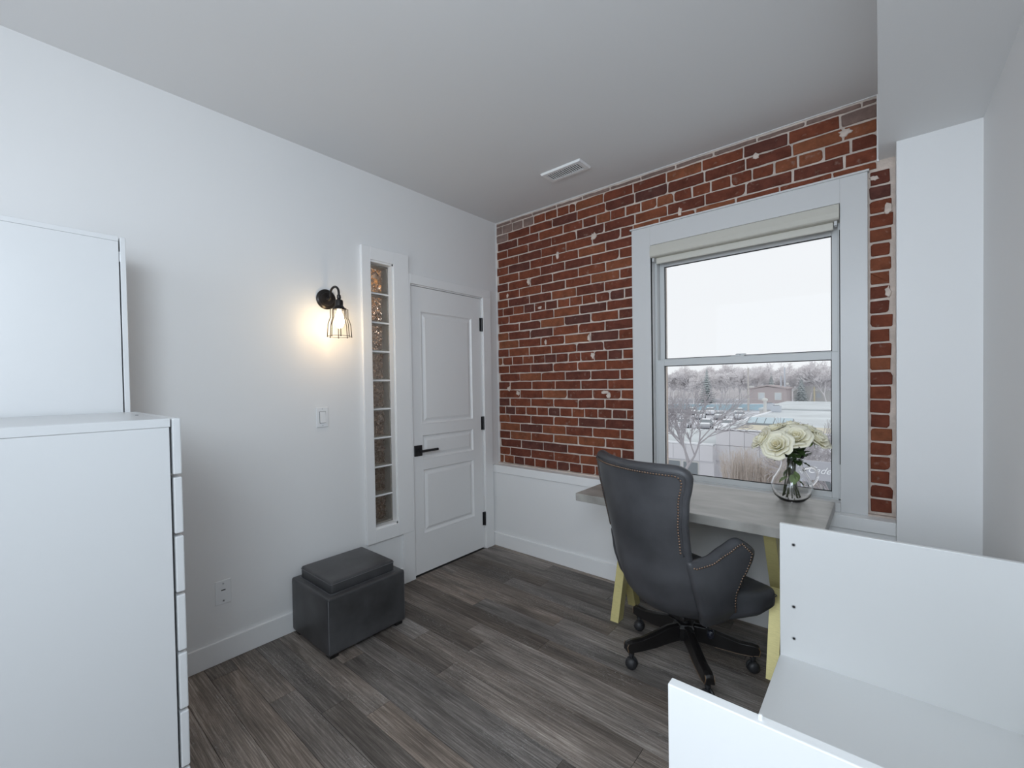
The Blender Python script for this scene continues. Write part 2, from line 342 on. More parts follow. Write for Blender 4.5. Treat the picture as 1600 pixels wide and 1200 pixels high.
# hallway seen dimly through the glass blocks
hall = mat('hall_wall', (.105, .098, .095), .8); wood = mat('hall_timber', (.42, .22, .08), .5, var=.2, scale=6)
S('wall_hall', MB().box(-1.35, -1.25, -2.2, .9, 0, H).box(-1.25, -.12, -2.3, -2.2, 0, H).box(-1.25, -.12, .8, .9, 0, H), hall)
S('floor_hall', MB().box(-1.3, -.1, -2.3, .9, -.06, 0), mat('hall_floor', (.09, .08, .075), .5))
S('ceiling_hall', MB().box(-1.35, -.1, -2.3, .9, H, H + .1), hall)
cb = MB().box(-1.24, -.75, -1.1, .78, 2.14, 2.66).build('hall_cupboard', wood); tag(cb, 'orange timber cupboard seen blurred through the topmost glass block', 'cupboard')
for (lx, ly, lz, e) in ((-.62, -.25, 2.3, 22),):
    l = bpy.data.lights.new('hall_light', 'POINT'); l.energy = e; l.color = (1, .93, .86); l.shadow_soft_size = .07
    o = bpy.data.objects.new('hall_light', l); col.objects.link(o); o.location = (-.42, -.62, 1.90)
l = bpy.data.lights.new('hall_light', 'POINT'); l.energy = 5; l.color = (1, .9, .78); l.shadow_soft_size = .03
o = bpy.data.objects.new('hall_light', l); col.objects.link(o); o.location = (-.45, -1.75, 1.95)

# glass block window
gb = empty('window_2'); gb['kind'] = 'structure'
n = 9; z0, z1 = GZ0 + .012, GZ1 - .012; ph = (z1 - z0) / n
for k in range(n):
    a, b = z0 + k * ph + .004, z0 + (k + 1) * ph - .004
    ya, yb = GY0 + .005, GY1 - .011
    o = MB().box(-.030, -.036, ya + .001, yb - .001, a, b).build('glass_block', M['blockfront'], gb)
    MB().box(-.105, -.112, ya + .001, yb - .001, a, b).build('block_back', M['blockglass'], o)
    q = MB()
    for (c0, c1, d0, d1) in ((ya, ya + .007, a, b), (yb - .007, yb, a, b), (ya, yb, a, a + .007), (ya, yb, b - .007, b)): q.box(-.104, -.037, c0, c1, d0, d1)
    q.build('block_edge', M['blockside'], o)
for k in range(n - 1):
    z = z0 + (k + 1) * ph
    MB().box(-.11, -.026, GY0 + .004, GY1 - .010, z - .0045, z + .0045).build('joint', M['trim'], gb)

# ---------------------------------------------------------------- brick wall
WX0, WX1, WZ0, WZ1 = 1.332, 2.334, .672, 2.226
wb = S('wall_back', MB().box(-.1, WX0, .006, .30, 0, H).box(WX1, XR + .1, .006, .30, 0, H).box(WX0, WX1, .006, .30, 0, WZ0).box(WX0, WX1, .006, .30, WZ1, H), M['mortar'])
def brick(x0, x1, z0, z1, dusty=False):
    jx = .0036; w_, h_ = x1 - x0, z1 - z0
    if w_ < .02 or h_ < .012: return
    cx, cz = (x0 + x1) / 2, (z0 + z1) / 2
    hw, hh = w_ / 2 - jx - R.uniform(0, .0025), h_ / 2 - .0040 - R.uniform(0, .0016)
    ch = [R.choice((.002, .003, .0035, .005)) if R.random() < .86 else R.uniform(.008, .020) for _ in range(4)]
    ch = [min(c, hh * .9, hw * .8) for c in ch]
    out = []
    for (sx, sz), c in zip(((-1, -1), (1, -1), (1, 1), (-1, 1)), ch):
        p1 = (sx * hw, sz * (hh - c)); p2 = (sx * (hw - c), sz * hh); mid = (sx * (hw - c * .3), sz * (hh - c * .3))
        seq = [p1, mid, p2]
        if sx * sz > 0: pass
        else: seq = seq[::-1]
        if (sx, sz) in ((-1, -1), (1, 1)): out += [p1, mid, p2]
        else: out += [p2, mid, p1]
    # extra points on the long edges
    pts = []
    for i, p in enumerate(out):
        q = out[(i + 1) % len(out)]; pts.append(p)
        L_ = math.hypot(q[0] - p[0], q[1] - p[1])
        if L_ > .05:
            k = int(L_ / .045)
            for j in range(1, k): f = j / k; pts.append((p[0] + (q[0] - p[0]) * f, p[1] + (q[1] - p[1]) * f))
    pts = [(px + R.gauss(0, .0008), pz + R.gauss(0, .0011)) for px, pz in pts]
    yf = R.uniform(-.003, .002); n = len(pts)
    vs = [(px, .007, pz) for px, pz in pts] + [(px, yf + .003, pz) for px, pz in pts] + [(px * (1 - .003 / hw), yf, pz * (1 - .003 / hh)) for px, pz in pts]
    fs = [(i, (i + 1) % n, n + (i + 1) % n, n + i) for i in range(n)] + [(n + i, n + (i + 1) % n, 2 * n + (i + 1) % n, 2 * n + i) for i in range(n)] + [tuple(range(2 * n, 3 * n))]
    o = MB().add(vs, fs).build('brick', M['brick_dusty'] if dusty else M['brick'], wb); o.location = (cx, 0, cz)
    o.rotation_euler = (0, R.gauss(0, .004), 0)
PZ = .0682; HR = {0, 6, 12, 18}
nb = 0
def course(i, xa, xb, zc, hdr, off, za=None, zb=None):
    global nb
    za = zc - PZ / 2 if za is None else za; zb = zc + PZ / 2 if zb is None else zb
    p = .109 if hdr else .221
    x = xa - off * p
    while x < xb - .006:
        q = x + p * (1 + R.uniform(-.03, .03)); a, b = max(x, xa), min(q, xb)
        if xb - b < .03: b = xb; q = xb
        if b - a > .028:
            dusty = (i >= 29) or (i == 28 and a < .35) or (i >= 26 and a < .12 and R.random() < .7) or (i >= 28 and a > 2.1)
            brick(a, b, za, zb, dusty); nb += 1
        x = q
joints = {1: .25, 7: .45, 13: .4}
for i in range(0, 30):
    zc = .712 + PZ * i; hdr = i in HR
    off = (.45 if i % 2 else .95) if not hdr else R.uniform(.3, .7)
    if hdr: off = R.uniform(.3, .6)
    zb = min(zc + PZ / 2, H - .004)
    if i <= 23: course(i, .003, 1.221, zc, hdr, off)
    elif i == 24:
        course(i, .003, 1.221, zc, False, off); course(i, 1.221, 2.464, zc, False, .2, za=2.342)
    elif i == 25: course(i, .003, 2.464, zc, False, off)
    elif i == 26:
        course(i, .003, .84, zc, False, off); course(i, .84, 2.464, zc, True, 0)
    elif i == 28: course(i, .003, .78, zc, True, .4, zb=zb); course(i, .78, 2.464, zc, False, .0, zb=zb)
    elif i == 29: course(i, .003, 2.464, zc, False, .3, zb=H - .008)
    else: course(i, .003, 2.464, zc, False, off, zb=zb)
zz = .690
while zz < 2.33:
    hh_ = .0685; brick(2.430, 2.530 - R.uniform(.008, .022), zz, min(zz + hh_, 2.378)); zz += hh_
# mortar smears standing proud of the joints
def smear(x, z, w_, h_, name='mortar_smear'):
    n = 14; pts = []
    for k in range(n):
        a = 2 * math.pi * k / n; r = 1 + R.uniform(-.3, .3); pts.append((math.cos(a) * w_ * r, math.sin(a) * h_ * r))
    vs = [(p[0], .006, p[1]) for p in pts] + [(p[0] * .8, -.005, p[1] * .8) for p in pts] + [(0, -.0055, 0)]
    fs = [(i, (i + 1) % n, n + (i + 1) % n, n + i) for i in range(n)] + [(n + i, n + (i + 1) % n, 2 * n) for i in range(n)]
    o = MB().add(vs, fs).build(name, M['mortar'], wb); o.location = (x, 0, z)
for (x, z, a, b) in ((.62, 2.30, .016, .028), (.93, 2.37, .022, .03), (1.03, 1.25, .018, .026), (1.00, 1.272, .035, .012), (.12, 1.30, .02, .022), (1.53, 2.385, .014, .03), (.34, 2.15, .014, .028),
                     (.215, 1.265, .02, .02), (.91, 1.535, .02, .022), (2.50, 2.14, .018, .03), (2.50, 1.75, .012, .03), (2.45, 2.30, .02, .014), (.45, 1.93, .02, .012), (.88, 1.66, .014, .024), (.5, 1.66, .01, .022), (1.95, 2.58, .02, .02), (2.34, 2.56, .03, .02), (.12, 2.07, .012, .02)): smear(x, z, a, b)
# paint line under the ceiling and at the corners
S('trim_6', MB().box(0, 2.466, -.004, .006, H - .003, H).box(-.0, .0035, -.005, .006, .672, H).box(2.460, 2.468, -.006, .006, 2.375, H), M['trim'])
# wainscot, cap and baseboard
S('trim_7', MB().box(0, 2.527, -.077, .006, 0, .612), M['wall'])
S('trim_8', MB().box(0, 2.527, -.088, .006, .610, .672), M['trim'], bevel=.002, seg=1)
S('baseboard_back', MB().box(0, 2.527, -.091, -.07, 0, .108), M['trim'], bevel=.002, seg=1)
S('trim_9', MB().box(0.002, 2.527, -.018, .006, .671, .680), M['mortar'])

# ---------------------------------------------------------------- window
win = empty('window_1'); win['kind'] = 'structure'
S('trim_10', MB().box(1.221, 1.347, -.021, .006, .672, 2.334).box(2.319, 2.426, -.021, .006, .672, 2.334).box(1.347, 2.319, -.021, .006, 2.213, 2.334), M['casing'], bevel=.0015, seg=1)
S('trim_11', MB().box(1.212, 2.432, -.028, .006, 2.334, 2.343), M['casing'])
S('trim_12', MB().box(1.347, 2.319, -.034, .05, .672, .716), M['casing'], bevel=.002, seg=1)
MB().box(1.332, 1.347, -.015, .20, .672, 2.226).box(2.319, 2.334, -.015, .20, .672, 2.226).box(1.347, 2.319, -.015, .20, 2.213, 2.226).build('jamb', M['casing'], win)
MB().box(1.347, 1.362, .048, .15, .70, 2.213).box(2.306, 2.319, .048, .15, .70, 2.213).box(1.362, 2.306, .048, .15, 2.19, 2.213).box(1.347, 2.319, .048, .17, .690, .722).build('window_frame', M['vinyl'], win, bevel=.001, seg=1)
def sash(x0, x1, y0, y1, z0, z1, st, rb, rtp, gy):
    o = MB().box(x0, x0 + st[0], y0, y1, z0, z1).box(x1 - st[1], x1, y0, y1, z0, z1).box(x0 + st[0], x1 - st[1], y0, y1, z0, z0 + rb).box(x0 + st[0], x1 - st[1], y0, y1, z1 - rtp, z1).build('sash', M['vinyl'], win, bevel=.002, seg=1)
    MB().box(x0 + st[0] - .005, x1 - st[1] + .005, gy, gy + .004, z0 + rb - .005, z1 - rtp + .005).build('pane', M['pane'], o)
    q = MB(); g = .004; a, b, c, d = x0 + st[0], x1 - st[1], z0 + rb, z1 - rtp
    q.box(a, a + g, gy - .006, gy, c, d).box(b - g, b, gy - .006, gy, c, d).box(a, b, gy - .006, gy, c, c + g).box(a, b, gy - .006, gy, d - g, d).build('gasket', M['gap'], o)
    return o
ls = sash(1.356, 2.311, .050, .084, .722, 1.481, (.047, .032), .031, .040, .066)
us = sash(1.362, 2.306, .092, .128, 1.445, 2.19, (.030, .028), .042, .100, .108)
MB().box(1.80, 1.87, .055, .10, 1.481, 1.487).lathe([(.016, 1.487), (.014, 1.496), (.006, 1.498)], 12, (1.835, .07, 0)).box(1.83, 1.875, .066, .076, 1.488, 1.497).build('sash_lock', M['vinyl'], ls)
MB().box(2.312, 2.316, .046, .05, .90, 2.1).build('track', M['gap'], win)
# roller blind, rolled up
rb = empty('roller_blind', (1.833, 0, 2.17), 0, 'beige roller blind rolled up in its cassette at the top of the window', 'blind')
q = MB(); pr = [(-.036, -.030), (-.038, -.004), (-.034, .036), (-.02, .042), (.045, .042), (.045, -.036), (-.01, -.036), (-.028, -.036)]
for x in (-.484, .484): q.v += [(x, a, b) for a, b in pr]
k = len(pr); q.f += [(i, (i + 1) % k, k + (i + 1) % k, k + i) for i in range(k)] + [tuple(range(k)), tuple(range(k, 2 * k))]
q.build('cassette', M['blind'], rb, bevel=.0015, seg=1)
MB().box(-.460, .458, .008, .022, -.074, -.036).build('bottom_bar', M['blindbar'], rb, bevel=.004)
for s in (-.475, .468): MB().box(s - .006, s + .006, -.005, .03, -.058, -.034).build('bracket', M['vinyl'], rb)

# ================================================================ CEILING VENT
v = empty('ceiling_vent', (.945, -.380, H), 0, 'white slatted air vent in the ceiling near the brick wall', 'vent')
q = MB(); a, b = .148, .068; c, d = .122, .042; z = -.012
q.add([(-a, -b, 0), (a, -b, 0), (a, b, 0), (-a, b, 0), (-a + .006, -b + .006, z), (a - .006, -b + .006, z), (a - .006, b - .006, z), (-a + .006, b - .006, z), (-c, -d, z), (c, -d, z), (c, d, z), (-c, d, z), (-c, -d, 0), (c, -d, 0), (c, d, 0), (-c, d, 0)],
      [(i, (i + 1) % 4, 4 + (i + 1) % 4, 4 + i) for i in range(4)] + [(4 + i, 4 + (i + 1) % 4, 8 + (i + 1) % 4, 8 + i) for i in range(4)] + [(8 + i, 8 + (i + 1) % 4, 12 + (i + 1) % 4, 12 + i) for i in range(4)])
q.build('vent_frame', M['trim'], v)
MB().box(-c, c, -d, d, -.001, 0).build('vent_duct', M['gap'], v)
for k in range(16):
    x = -c + .008 + k * (2 * c - .016) / 15; s = .2
    o = MB().box(-.0034, .0034, -d, d, -.0022, .0022).build('slat', M['trim'], v); o.location = (x, 0, -.0095); o.rotation_euler = (0, s * 1.6, 0)

# ================================================================ WALL PLATES, SCONCE
sw = empty('light_switch', (0, -1.530, 1.165), 0, 'white rocker light switch on the wall below the caged sconce', 'switch')
MB().box(0, .006, -.035, .035, -.058, .058).build('wall_plate', M['plate'], sw, bevel=.003)
MB().box(.006, .0075, -.018, .018, -.034, .034).build('switch_frame', M['gap'], sw)
MB().add([(.006, -.0165, -.032), (.006, .0165, -.032), (.006, .0165, .032), (.006, -.0165, .032), (.013, -.0165, -.032), (.013, .0165, -.032), (.008, .0165, .032), (.008, -.0165, .032)],
         [(0, 3, 2, 1), (4, 5, 6, 7), (0, 1, 5, 4), (1, 2, 6, 5), (2, 3, 7, 6), (3, 0, 4, 7)]).build('rocker', M['plate'], sw)
for z in (-.048, .048): MB().lathe([(.003, .006), (.003, .0072)], 8, (0, 0, z), 'x').build('screw', M['steel'], sw)
so = empty('wall_outlet', (0, -2.048, .340), 0, 'white blank cable plate low on the left wall above the baseboard', 'outlet')
MB().box(0, .005, -.034, .034, -.058, .058).build('wall_plate', M['plate'], so, bevel=.002)
for z in (-.042, .042): MB().lathe([(.0042, .005), (.0042, .0068)], 8, (0, 0, z), 'x').build('screw', M['steel'], so)
MB().box(.005, .0062, -.009, .009, .008, .013).build('cable_slot', M['gap'], so)

sn = empty('wall_sconce', (0, -1.492, 1.851), 0, 'dark bronze wall sconce with an open wire cage and a lit bulb', 'lamp')
MB().lathe([(.058, 0), (.058, .008), (.053, .013), (.040, .015), (.036, .022), (.014, .026), (.010, .034)], 32, (0, 0, 0), 'x').build('backplate', M['bronze'], sn, smooth=False)
autosmooth(sn.children[0])
E_ = .150
arm = [(.03, 0, 0), (.06, 0, .006)]
arm = [(.02, 0, -.004), (.050, 0, -.004)] + [(.052 + .049 * (1 - math.cos(t)) , 0, .018 + .040 * math.sin(t)) for t in [math.pi * k / 10 for k in range(0, 11)]] + [(E_, 0, -.012)]
MB().tube(arm, .0065, 10).build('gooseneck', M['bronze'], sn, smooth=True)
MB().sphere((.035, 0, -.004), .011).build('arm_knuckle', M['bronze'], sn, smooth=True)
MB().lathe([(.010, .004), (.012, -.012), (.009, -.018), (.020, -.024), (.022, -.032), (.022, -.056), (.026, -.060), (.034, -.072), (.034, -.078)], 20, (E_, 0, 0)).build('socket', M['bronze'], sn)
autosmooth(sn.children[-1])
cg = []
for k in range(8):
    a = 2 * math.pi * (k + .5) / 8; ca, sa = math.cos(a), math.sin(a)
    pr = [(.030, -.072), (.046, -.074), (.046, -.124), (.052, -.138), (.056, -.150), (.060, -.165), (.064, -.228)]
    MB().tube([(E_ + r * ca, r * sa, z) for r, z in pr], .0024, 6).sphere((E_ + .064 * ca, .064 * sa, -.230), .0034, 6, 4).build('cage_wire', M['bronze'], sn, smooth=True)
MB().tube([(E_ + .064 * math.cos(2 * math.pi * k / 32), .064 * math.sin(2 * math.pi * k / 32), -.228) for k in range(33)], .0014, 6, cap=False).build('cage_ring', M['bronze'], sn, smooth=True)
MB().lathe([(.010, -.078), (.012, -.092), (.020, -.110), (.0255, -.130), (.026, -.150), (.020, -.170), (.010, -.180), (.002, -.182)], 20, (E_, 0, 0)).build('bulb', emis('lit_bulb', (1, .78, .46), 26), sn, smooth=True)
l = bpy.data.lights.new('bulb_light', 'POINT'); l.energy = 1.0; l.color = (1, .66, .34); l.shadow_soft_size = .03
o = bpy.data.objects.new('bulb_light', l); col.objects.link(o); o.location = (E_, -1.492, 1.851 - .20)

# ================================================================ WHITE FURNITURE
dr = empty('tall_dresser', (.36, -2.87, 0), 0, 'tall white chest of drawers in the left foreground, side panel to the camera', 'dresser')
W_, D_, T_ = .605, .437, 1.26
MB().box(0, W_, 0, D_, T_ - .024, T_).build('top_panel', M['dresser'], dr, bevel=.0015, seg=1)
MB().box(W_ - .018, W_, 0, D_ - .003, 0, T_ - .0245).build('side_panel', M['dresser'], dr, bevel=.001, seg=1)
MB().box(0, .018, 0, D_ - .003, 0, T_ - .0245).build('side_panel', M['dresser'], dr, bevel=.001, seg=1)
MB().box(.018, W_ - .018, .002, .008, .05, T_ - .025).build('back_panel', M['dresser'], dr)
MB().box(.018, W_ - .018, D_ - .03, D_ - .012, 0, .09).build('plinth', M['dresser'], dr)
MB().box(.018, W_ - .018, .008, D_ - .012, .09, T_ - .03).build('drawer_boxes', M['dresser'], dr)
zt = T_; k = 0
while zt > .12:
    zb = zt - .158
    MB().box(.002, W_ - .0005, D_ + .003, D_ + .024, zb, zt - .0).build('drawer_front', M['dresser'], dr, bevel=.0035, seg=2); zt = zb - .0085
MB().lathe([(.004, T_), (.004, T_ + .0012)], 10, (.31, .412, 0)).build('screw_cap', M['gap'], dr)
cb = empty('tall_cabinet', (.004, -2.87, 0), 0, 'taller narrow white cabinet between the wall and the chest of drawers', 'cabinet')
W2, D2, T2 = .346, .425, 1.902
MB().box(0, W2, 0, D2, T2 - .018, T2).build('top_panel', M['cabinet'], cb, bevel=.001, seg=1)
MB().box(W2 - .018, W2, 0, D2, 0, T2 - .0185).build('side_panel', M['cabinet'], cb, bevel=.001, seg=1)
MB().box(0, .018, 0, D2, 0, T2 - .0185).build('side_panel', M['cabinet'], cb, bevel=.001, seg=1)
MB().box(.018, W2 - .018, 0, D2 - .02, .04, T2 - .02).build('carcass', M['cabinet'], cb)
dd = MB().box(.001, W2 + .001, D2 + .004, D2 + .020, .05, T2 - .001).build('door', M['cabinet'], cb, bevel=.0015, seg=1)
for z in (1.83, 1.0, .2): MB().box(W2 - .03, W2 - .004, D2 - .002, D2 + .005, z - .018, z + .018).build('hinge', M['steel'], dd)

un = empty('open_shelf_unit', (2.18, -1.977, 0), 0, 'low open white shelf unit without a top in the right foreground', 'shelf unit')
UX = XR - .001 - 2.18; UD = 1.150
MB().box(0, UX, 0, .022, 0, .80).build('side_panel', M['white'], un, bevel=.002, seg=2)
MB().box(0, UX, UD - .018, UD, 0, .80).build('side_panel', M['white'], un, bevel=.002, seg=2)
MB().box(0, UX, .022, UD - .018, .282, .300).build('shelf', M['white'], un, bevel=.001, seg=1)
MB().box(.004, UX, .022, UD - .018, .06, .078).build('bottom_shelf', M['white'], un)
for z in (.727, .495, .376):
    MB().lathe([(.0068, UD - .0195), (.0068, UD - .0178)], 14, (.045, 0, z), 'y').build('cam_ring', M['steel'], un)
    MB().lathe([(.0042, UD - .0200), (.0042, UD - .0190)], 12, (.045, 0, z), 'y').build('cam_hole', M['gap'], un)
MB().lathe([(.004, .8), (.004, .806), (.002, .808)], 8, (.145, .011, 0)).build('dowel', M['white'], un)

# ================================================================ OTTOMAN
ot = empty('storage_ottoman', (.220, -1.507, 0), 0, 'dark grey leather cube ottoman with a raised lid against the left wall', 'ottoman')
def pillow_box(hx, hy, z0, z1, bev, name, m, parent, puff=.0):
    bm = bmesh.new(); bmesh.ops.create_cube(bm, size=1)
    for v_ in bm.verts: v_.co = Vector((v_.co.x * 2 * hx, v_.co.y * 2 * hy, z0 + (v_.co.z + .5) * (z1 - z0)))
    bmesh.ops.bevel(bm, geom=list(bm.edges), offset=bev, segments=3, profile=.6, affect='EDGES')
    bmesh.ops.subdivide_edges(bm, edges=[e for e in bm.edges if e.calc_length() > .08], cuts=6, use_grid_fill=True)
    for v_ in bm.verts:
        if puff:
            ax, ay = v_.co.x / hx, v_.co.y / hy; az = (v_.co.z - z0) / (z1 - z0) * 2 - 1
            v_.co.z += puff * max(0, az) * (1 - ax * ax) * (1 - ay * ay)
            v_.co.x += .35 * puff * ax * (1 - ay * ay) * (1 - az * az); v_.co.y += .35 * puff * ay * (1 - ax * ax) * (1 - az * az)
    me = bpy.data.meshes.new(name); bm.to_mesh(me); bm.free(); me.materials.append(m)
    for p in me.polygons: p.use_smooth = True
    o = bpy.data.objects.new(name, me); col.objects.link(o); o.parent = parent; return o
hx, hy = .203, .2235
pillow_box(hx, hy, .020, .304, .012, 'ottoman_body', M['leather2'], ot, .004)
for sx in (-1, 1):
    for sy in (-1, 1): MB().box(sx * (hx - .034) - .022, sx * (hx - .034) + .022, sy * (hy - .034) - .022, sy * (hy - .034) + .022, 0, .03).build('foot', M['blackwood'], ot, bevel=.003)
lid = pillow_box(.166, .184, .300, .362, .012, 'lid', M['leather2'], ot, .005)
lid.location = (-.006, 0, 0)
def loop(hx, hy, z, r=.012, n=4):
    P = []
    for sx, sy, a0 in ((1, 1, 0), (-1, 1, 90), (-1, -1, 180), (1, -1, 270)):
        for k in range(n + 1):
            a = math.radians(a0 + 90 * k / n); P.append((sx * (hx - r) + r * math.cos(a), sy * (hy - r) + r * math.sin(a), z))
    return P + [P[0]]
MB().tube(loop(.1675, .1855, .350), .0018, 6, cap=False)  .build('piping', M['seam'], lid, smooth=True)
MB().tube(loop(.172, .190, .303), .0028, 6, cap=False)  .build('piping', M['seam'], lid, smooth=True)
for sx, sy in ((1, -1), (1, 1), (-1, -1)):
    MB().tube([(sx * (hx - .0035), sy * (hy - .0035), .032 + .262 * k / 6) for k in range(7)], .0022, 6).build('seam', M['seam'], ot, smooth=True)

# ================================================================ DESK
dk = empty('writing_desk', (1.746, -.398, 0), 0, 'desk with a grey concrete look top and crossed gold legs under the window', 'desk')
MB().box(-.556, .556, -.302, .302, .693, .735).build('desktop', M['concrete'], dk, bevel=.0025)
for sx in (-.413, .355):
    for s in (1, -1):
        # each bar bends slightly at the waist where the pair crosses
        q = MB(); x0, x1 = sx - .024 + (.0 if s > 0 else .0006), sx + .024 - (.0 if s > 0 else .0006)
        st = [(-.202, .693), (-.030, .372), (-.145, .0)]; wd = .062
        P = [[(x0, s * a, z), (x1, s * a, z), (x1, s * (a + wd), z), (x0, s * (a + wd), z)] for a, z in st]
        for A_, B_ in zip(P[1:], P[:-1]): q.hexa(A_ + B_)
        q.build('leg', M['gold'], dk)
    MB().box(sx - .028, sx + .028, -.24, .24, .683, .693).build('leg_plate', M['gold'], dk)

# ================================================================ CHAIR
ch = empty('office_chair', (1.75, -.62, 0), math.radians(-24), 'grey leather wingback swivel chair with nailhead trim pulled up to the desk', 'chair')
def lerp(tab, t):
    if t <= tab[0][0]: return tab[0][1]
    for (a, p), (b, q) in zip(tab, tab[1:]):
        if t <= b:
            u = (t - a) / (b - a); u = u * u * (3 - 2 * u) * .5 + u * .5; return p + (q - p) * u
    return tab[-1][1]
HWT = [(.29, .200), (.37, .236), (.50, .250), (.62, .248), (.72, .254), (.83, .272), (.92, .294), (.99, .310)]
FBT = [(.30, -.235), (.38, -.272), (.50, -.300), (.65, -.322), (.80, -.345), (.90, -.360), (.99, -.378)]
CT = [(.30, .11), (.5, .095), (.7, .075), (.85, .075), (.99, .10)]
def backP(u, z, off=0):
    x = u * lerp(HWT, z); f = lerp(FBT, z) + lerp(CT, z) * abs(u) ** 2.2
    return Vector((x * (1 - off * .0), f, z))
ZB = .295
def ztop(u): return .985 - .030 * max(0, (abs(u) - .80) / .2) ** 2 - .004 * math.cos(u * 3)
P = []
for i in range(23):
    t = i / 22; rowp = []
    for j in range(25):
        u = -1 + 2 * j / 24; z = ZB + (ztop(u) - ZB) * t
        p = backP(u, z)
        if t < .12: p.y += .03 * (1 - t / .12) ** 2
        rowp.append(p)
    P.append(rowp)
def shell(P, name, thick, parent, mat_):
    # closed padded shell: outer grid P, inner grid offset inwards
    nr, nc = len(P), len(P[0]); Nn = [[None] * nc for _ in range(nr)]
    for i in range(nr):
        for j in range(nc):
            a = P[min(i + 1, nr - 1)][j] - P[max(i - 1, 0)][j]; b = P[i][min(j + 1, nc - 1)] - P[i][max(j - 1, 0)]
            n_ = b.cross(a); Nn[i][j] = n_.normalized() if n_.length > 1e-9 else Vector((0, -1, 0))
    bm = bmesh.new()
    def layer(d, ins):
        G = []
        for i in range(nr):
            row_ = []
            for j in range(nc):
                p = P[i][j] - Nn[i][j] * d; row_.append(bm.verts.new(p))
            G.append(row_)
        return G
    Lr = [layer(thick * k / 3, 0) for k in range(4)]
    def q(a, b, c, d):
        try: bm.faces.new((a, b, c, d))
        except ValueError: pass
    for G in (Lr[0], Lr[3]):
        for i in range(nr - 1):
            for j in range(nc - 1): q(G[i][j], G[i][j + 1], G[i + 1][j + 1], G[i + 1][j])
    edge = [(0, j) for j in range(nc)] + [(i, nc - 1) for i in range(1, nr)] + [(nr - 1, j) for j in range(nc - 2, -1, -1)] + [(i, 0) for i in range(nr - 2, 0, -1)]
    for k in range(3):
        for e, (i, j) in enumerate(edge):
            i2, j2 = edge[(e + 1) % len(edge)]; q(Lr[k][i][j], Lr[k][i2][j2], Lr[k + 1][i2][j2], Lr[k + 1][i][j])
    # bulge the rim
    cen = sum((P[i][j] for i in range(nr) for j in range(nc)), Vector()) / (nr * nc)
    for k in (1, 2):
        for e, (i, j) in enumerate(edge):
            pa, pb = edge[e - 1], edge[(e + 1) % len(edge)]
            tv = P[pb[0]][pb[1]] - P[pa[0]][pa[1]]; o_ = tv.cross(Nn[i][j])
            if o_.length > 1e-9:
                o_.normalize()
                if o_.dot(P[i][j] - cen) < 0: o_ = -o_
                Lr[k][i][j].co += o_ * .011
    bmesh.ops.recalc_face_normals(bm, faces=bm.faces)
    me = bpy.data.meshes.new(name); bm.to_mesh(me); bm.free(); me.materials.append(mat_)
    for p_ in me.polygons: p_.use_smooth = True
    o = bpy.data.objects.new(name, me); col.objects.link(o); o.parent = parent
    sub = o.modifiers.new('s', 'SUBSURF'); sub.levels = 1; sub.render_levels = 1
    return o, Nn
bk, NB = shell(P, 'backrest', .052, ch, M['leather'])
def nails(path, name, parent, step=.0128, r=.0050):
    q = MB(); acc = 0; last = path[0][0]
    for (a, na), (b, nb_) in zip(path, path[1:]):
        L_ = (b - a).length; d = step - acc
        while d < L_:
            t = d / L_; p = a.lerp(b, t); n_ = na.lerp(nb_, t).normalized()
            t1 = n_.orthogonal().normalized(); t2 = n_.cross(t1); b0 = len(q.v); m_ = 6
            for rr_, hh_ in ((r, -.0005), (r * .8, .0016)):
                for k in range(m_): an = 2 * math.pi * k / m_; q.v.append(tuple(p + (t1 * math.cos(an) + t2 * math.sin(an)) * rr_ + n_ * hh_))
            q.v.append(tuple(p + n_ * .0026))
            for k in range(m_):
                q.f.append((b0 + k, b0 + (k + 1) % m_, b0 + m_ + (k + 1) % m_, b0 + m_ + k)); q.f.append((b0 + m_ + k, b0 + m_ + (k + 1) % m_, b0 + 2 * m_))
            d += step
        acc = (acc + L_) % step
    return q.build(name, M['nail'], parent, smooth=True, kind='stuff')
def welt(path, parent, off=.0005, r=.0026, m_='blackwood'):
    MB().tube([p + n_ * off for p, n_ in path], r, 6).build('welt', M['leather'], parent, smooth=True)
# path on the back panel, inset from its edge
def bpath(ins):
    pts = []
    uu = 1 - ins / .27
    zt_ = .985 - ins
    zs = [.62 + (zt_ - .03 - .62) * k / 20 for k in range(21)]
    R1 = []
    for z in zs: R1.append((uu, z))
    for k in range(1, 6): a = math.pi / 2 * k / 6; R1.append((uu - .03 / .27 * (1 - math.cos(a)), zt_ - .03 + .03 * math.sin(a)))
    top = [(u_, zt_) for u_ in [uu - .03 / .27 - (2 * (uu - .03 / .27)) * k / 30 for k in range(31)]]
    L1 = [(-u_, z) for u_, z in R1[::-1]]
    for u_, z in R1 + top + L1:
        p = backP(u_, z); du = backP(min(u_ + .01, 1.05), z) - backP(u_ - .01, z); dz = backP(u_, z + .01) - backP(u_, z - .01)
        n_ = du.cross(dz).normalized()
        if n_.y > 0: n_ = -n_
        pts.append((p + n_ * .0015, n_))
    return pts
nails(bpath(.024), 'nailhead_trim', bk)
welt(bpath(.014), bk)
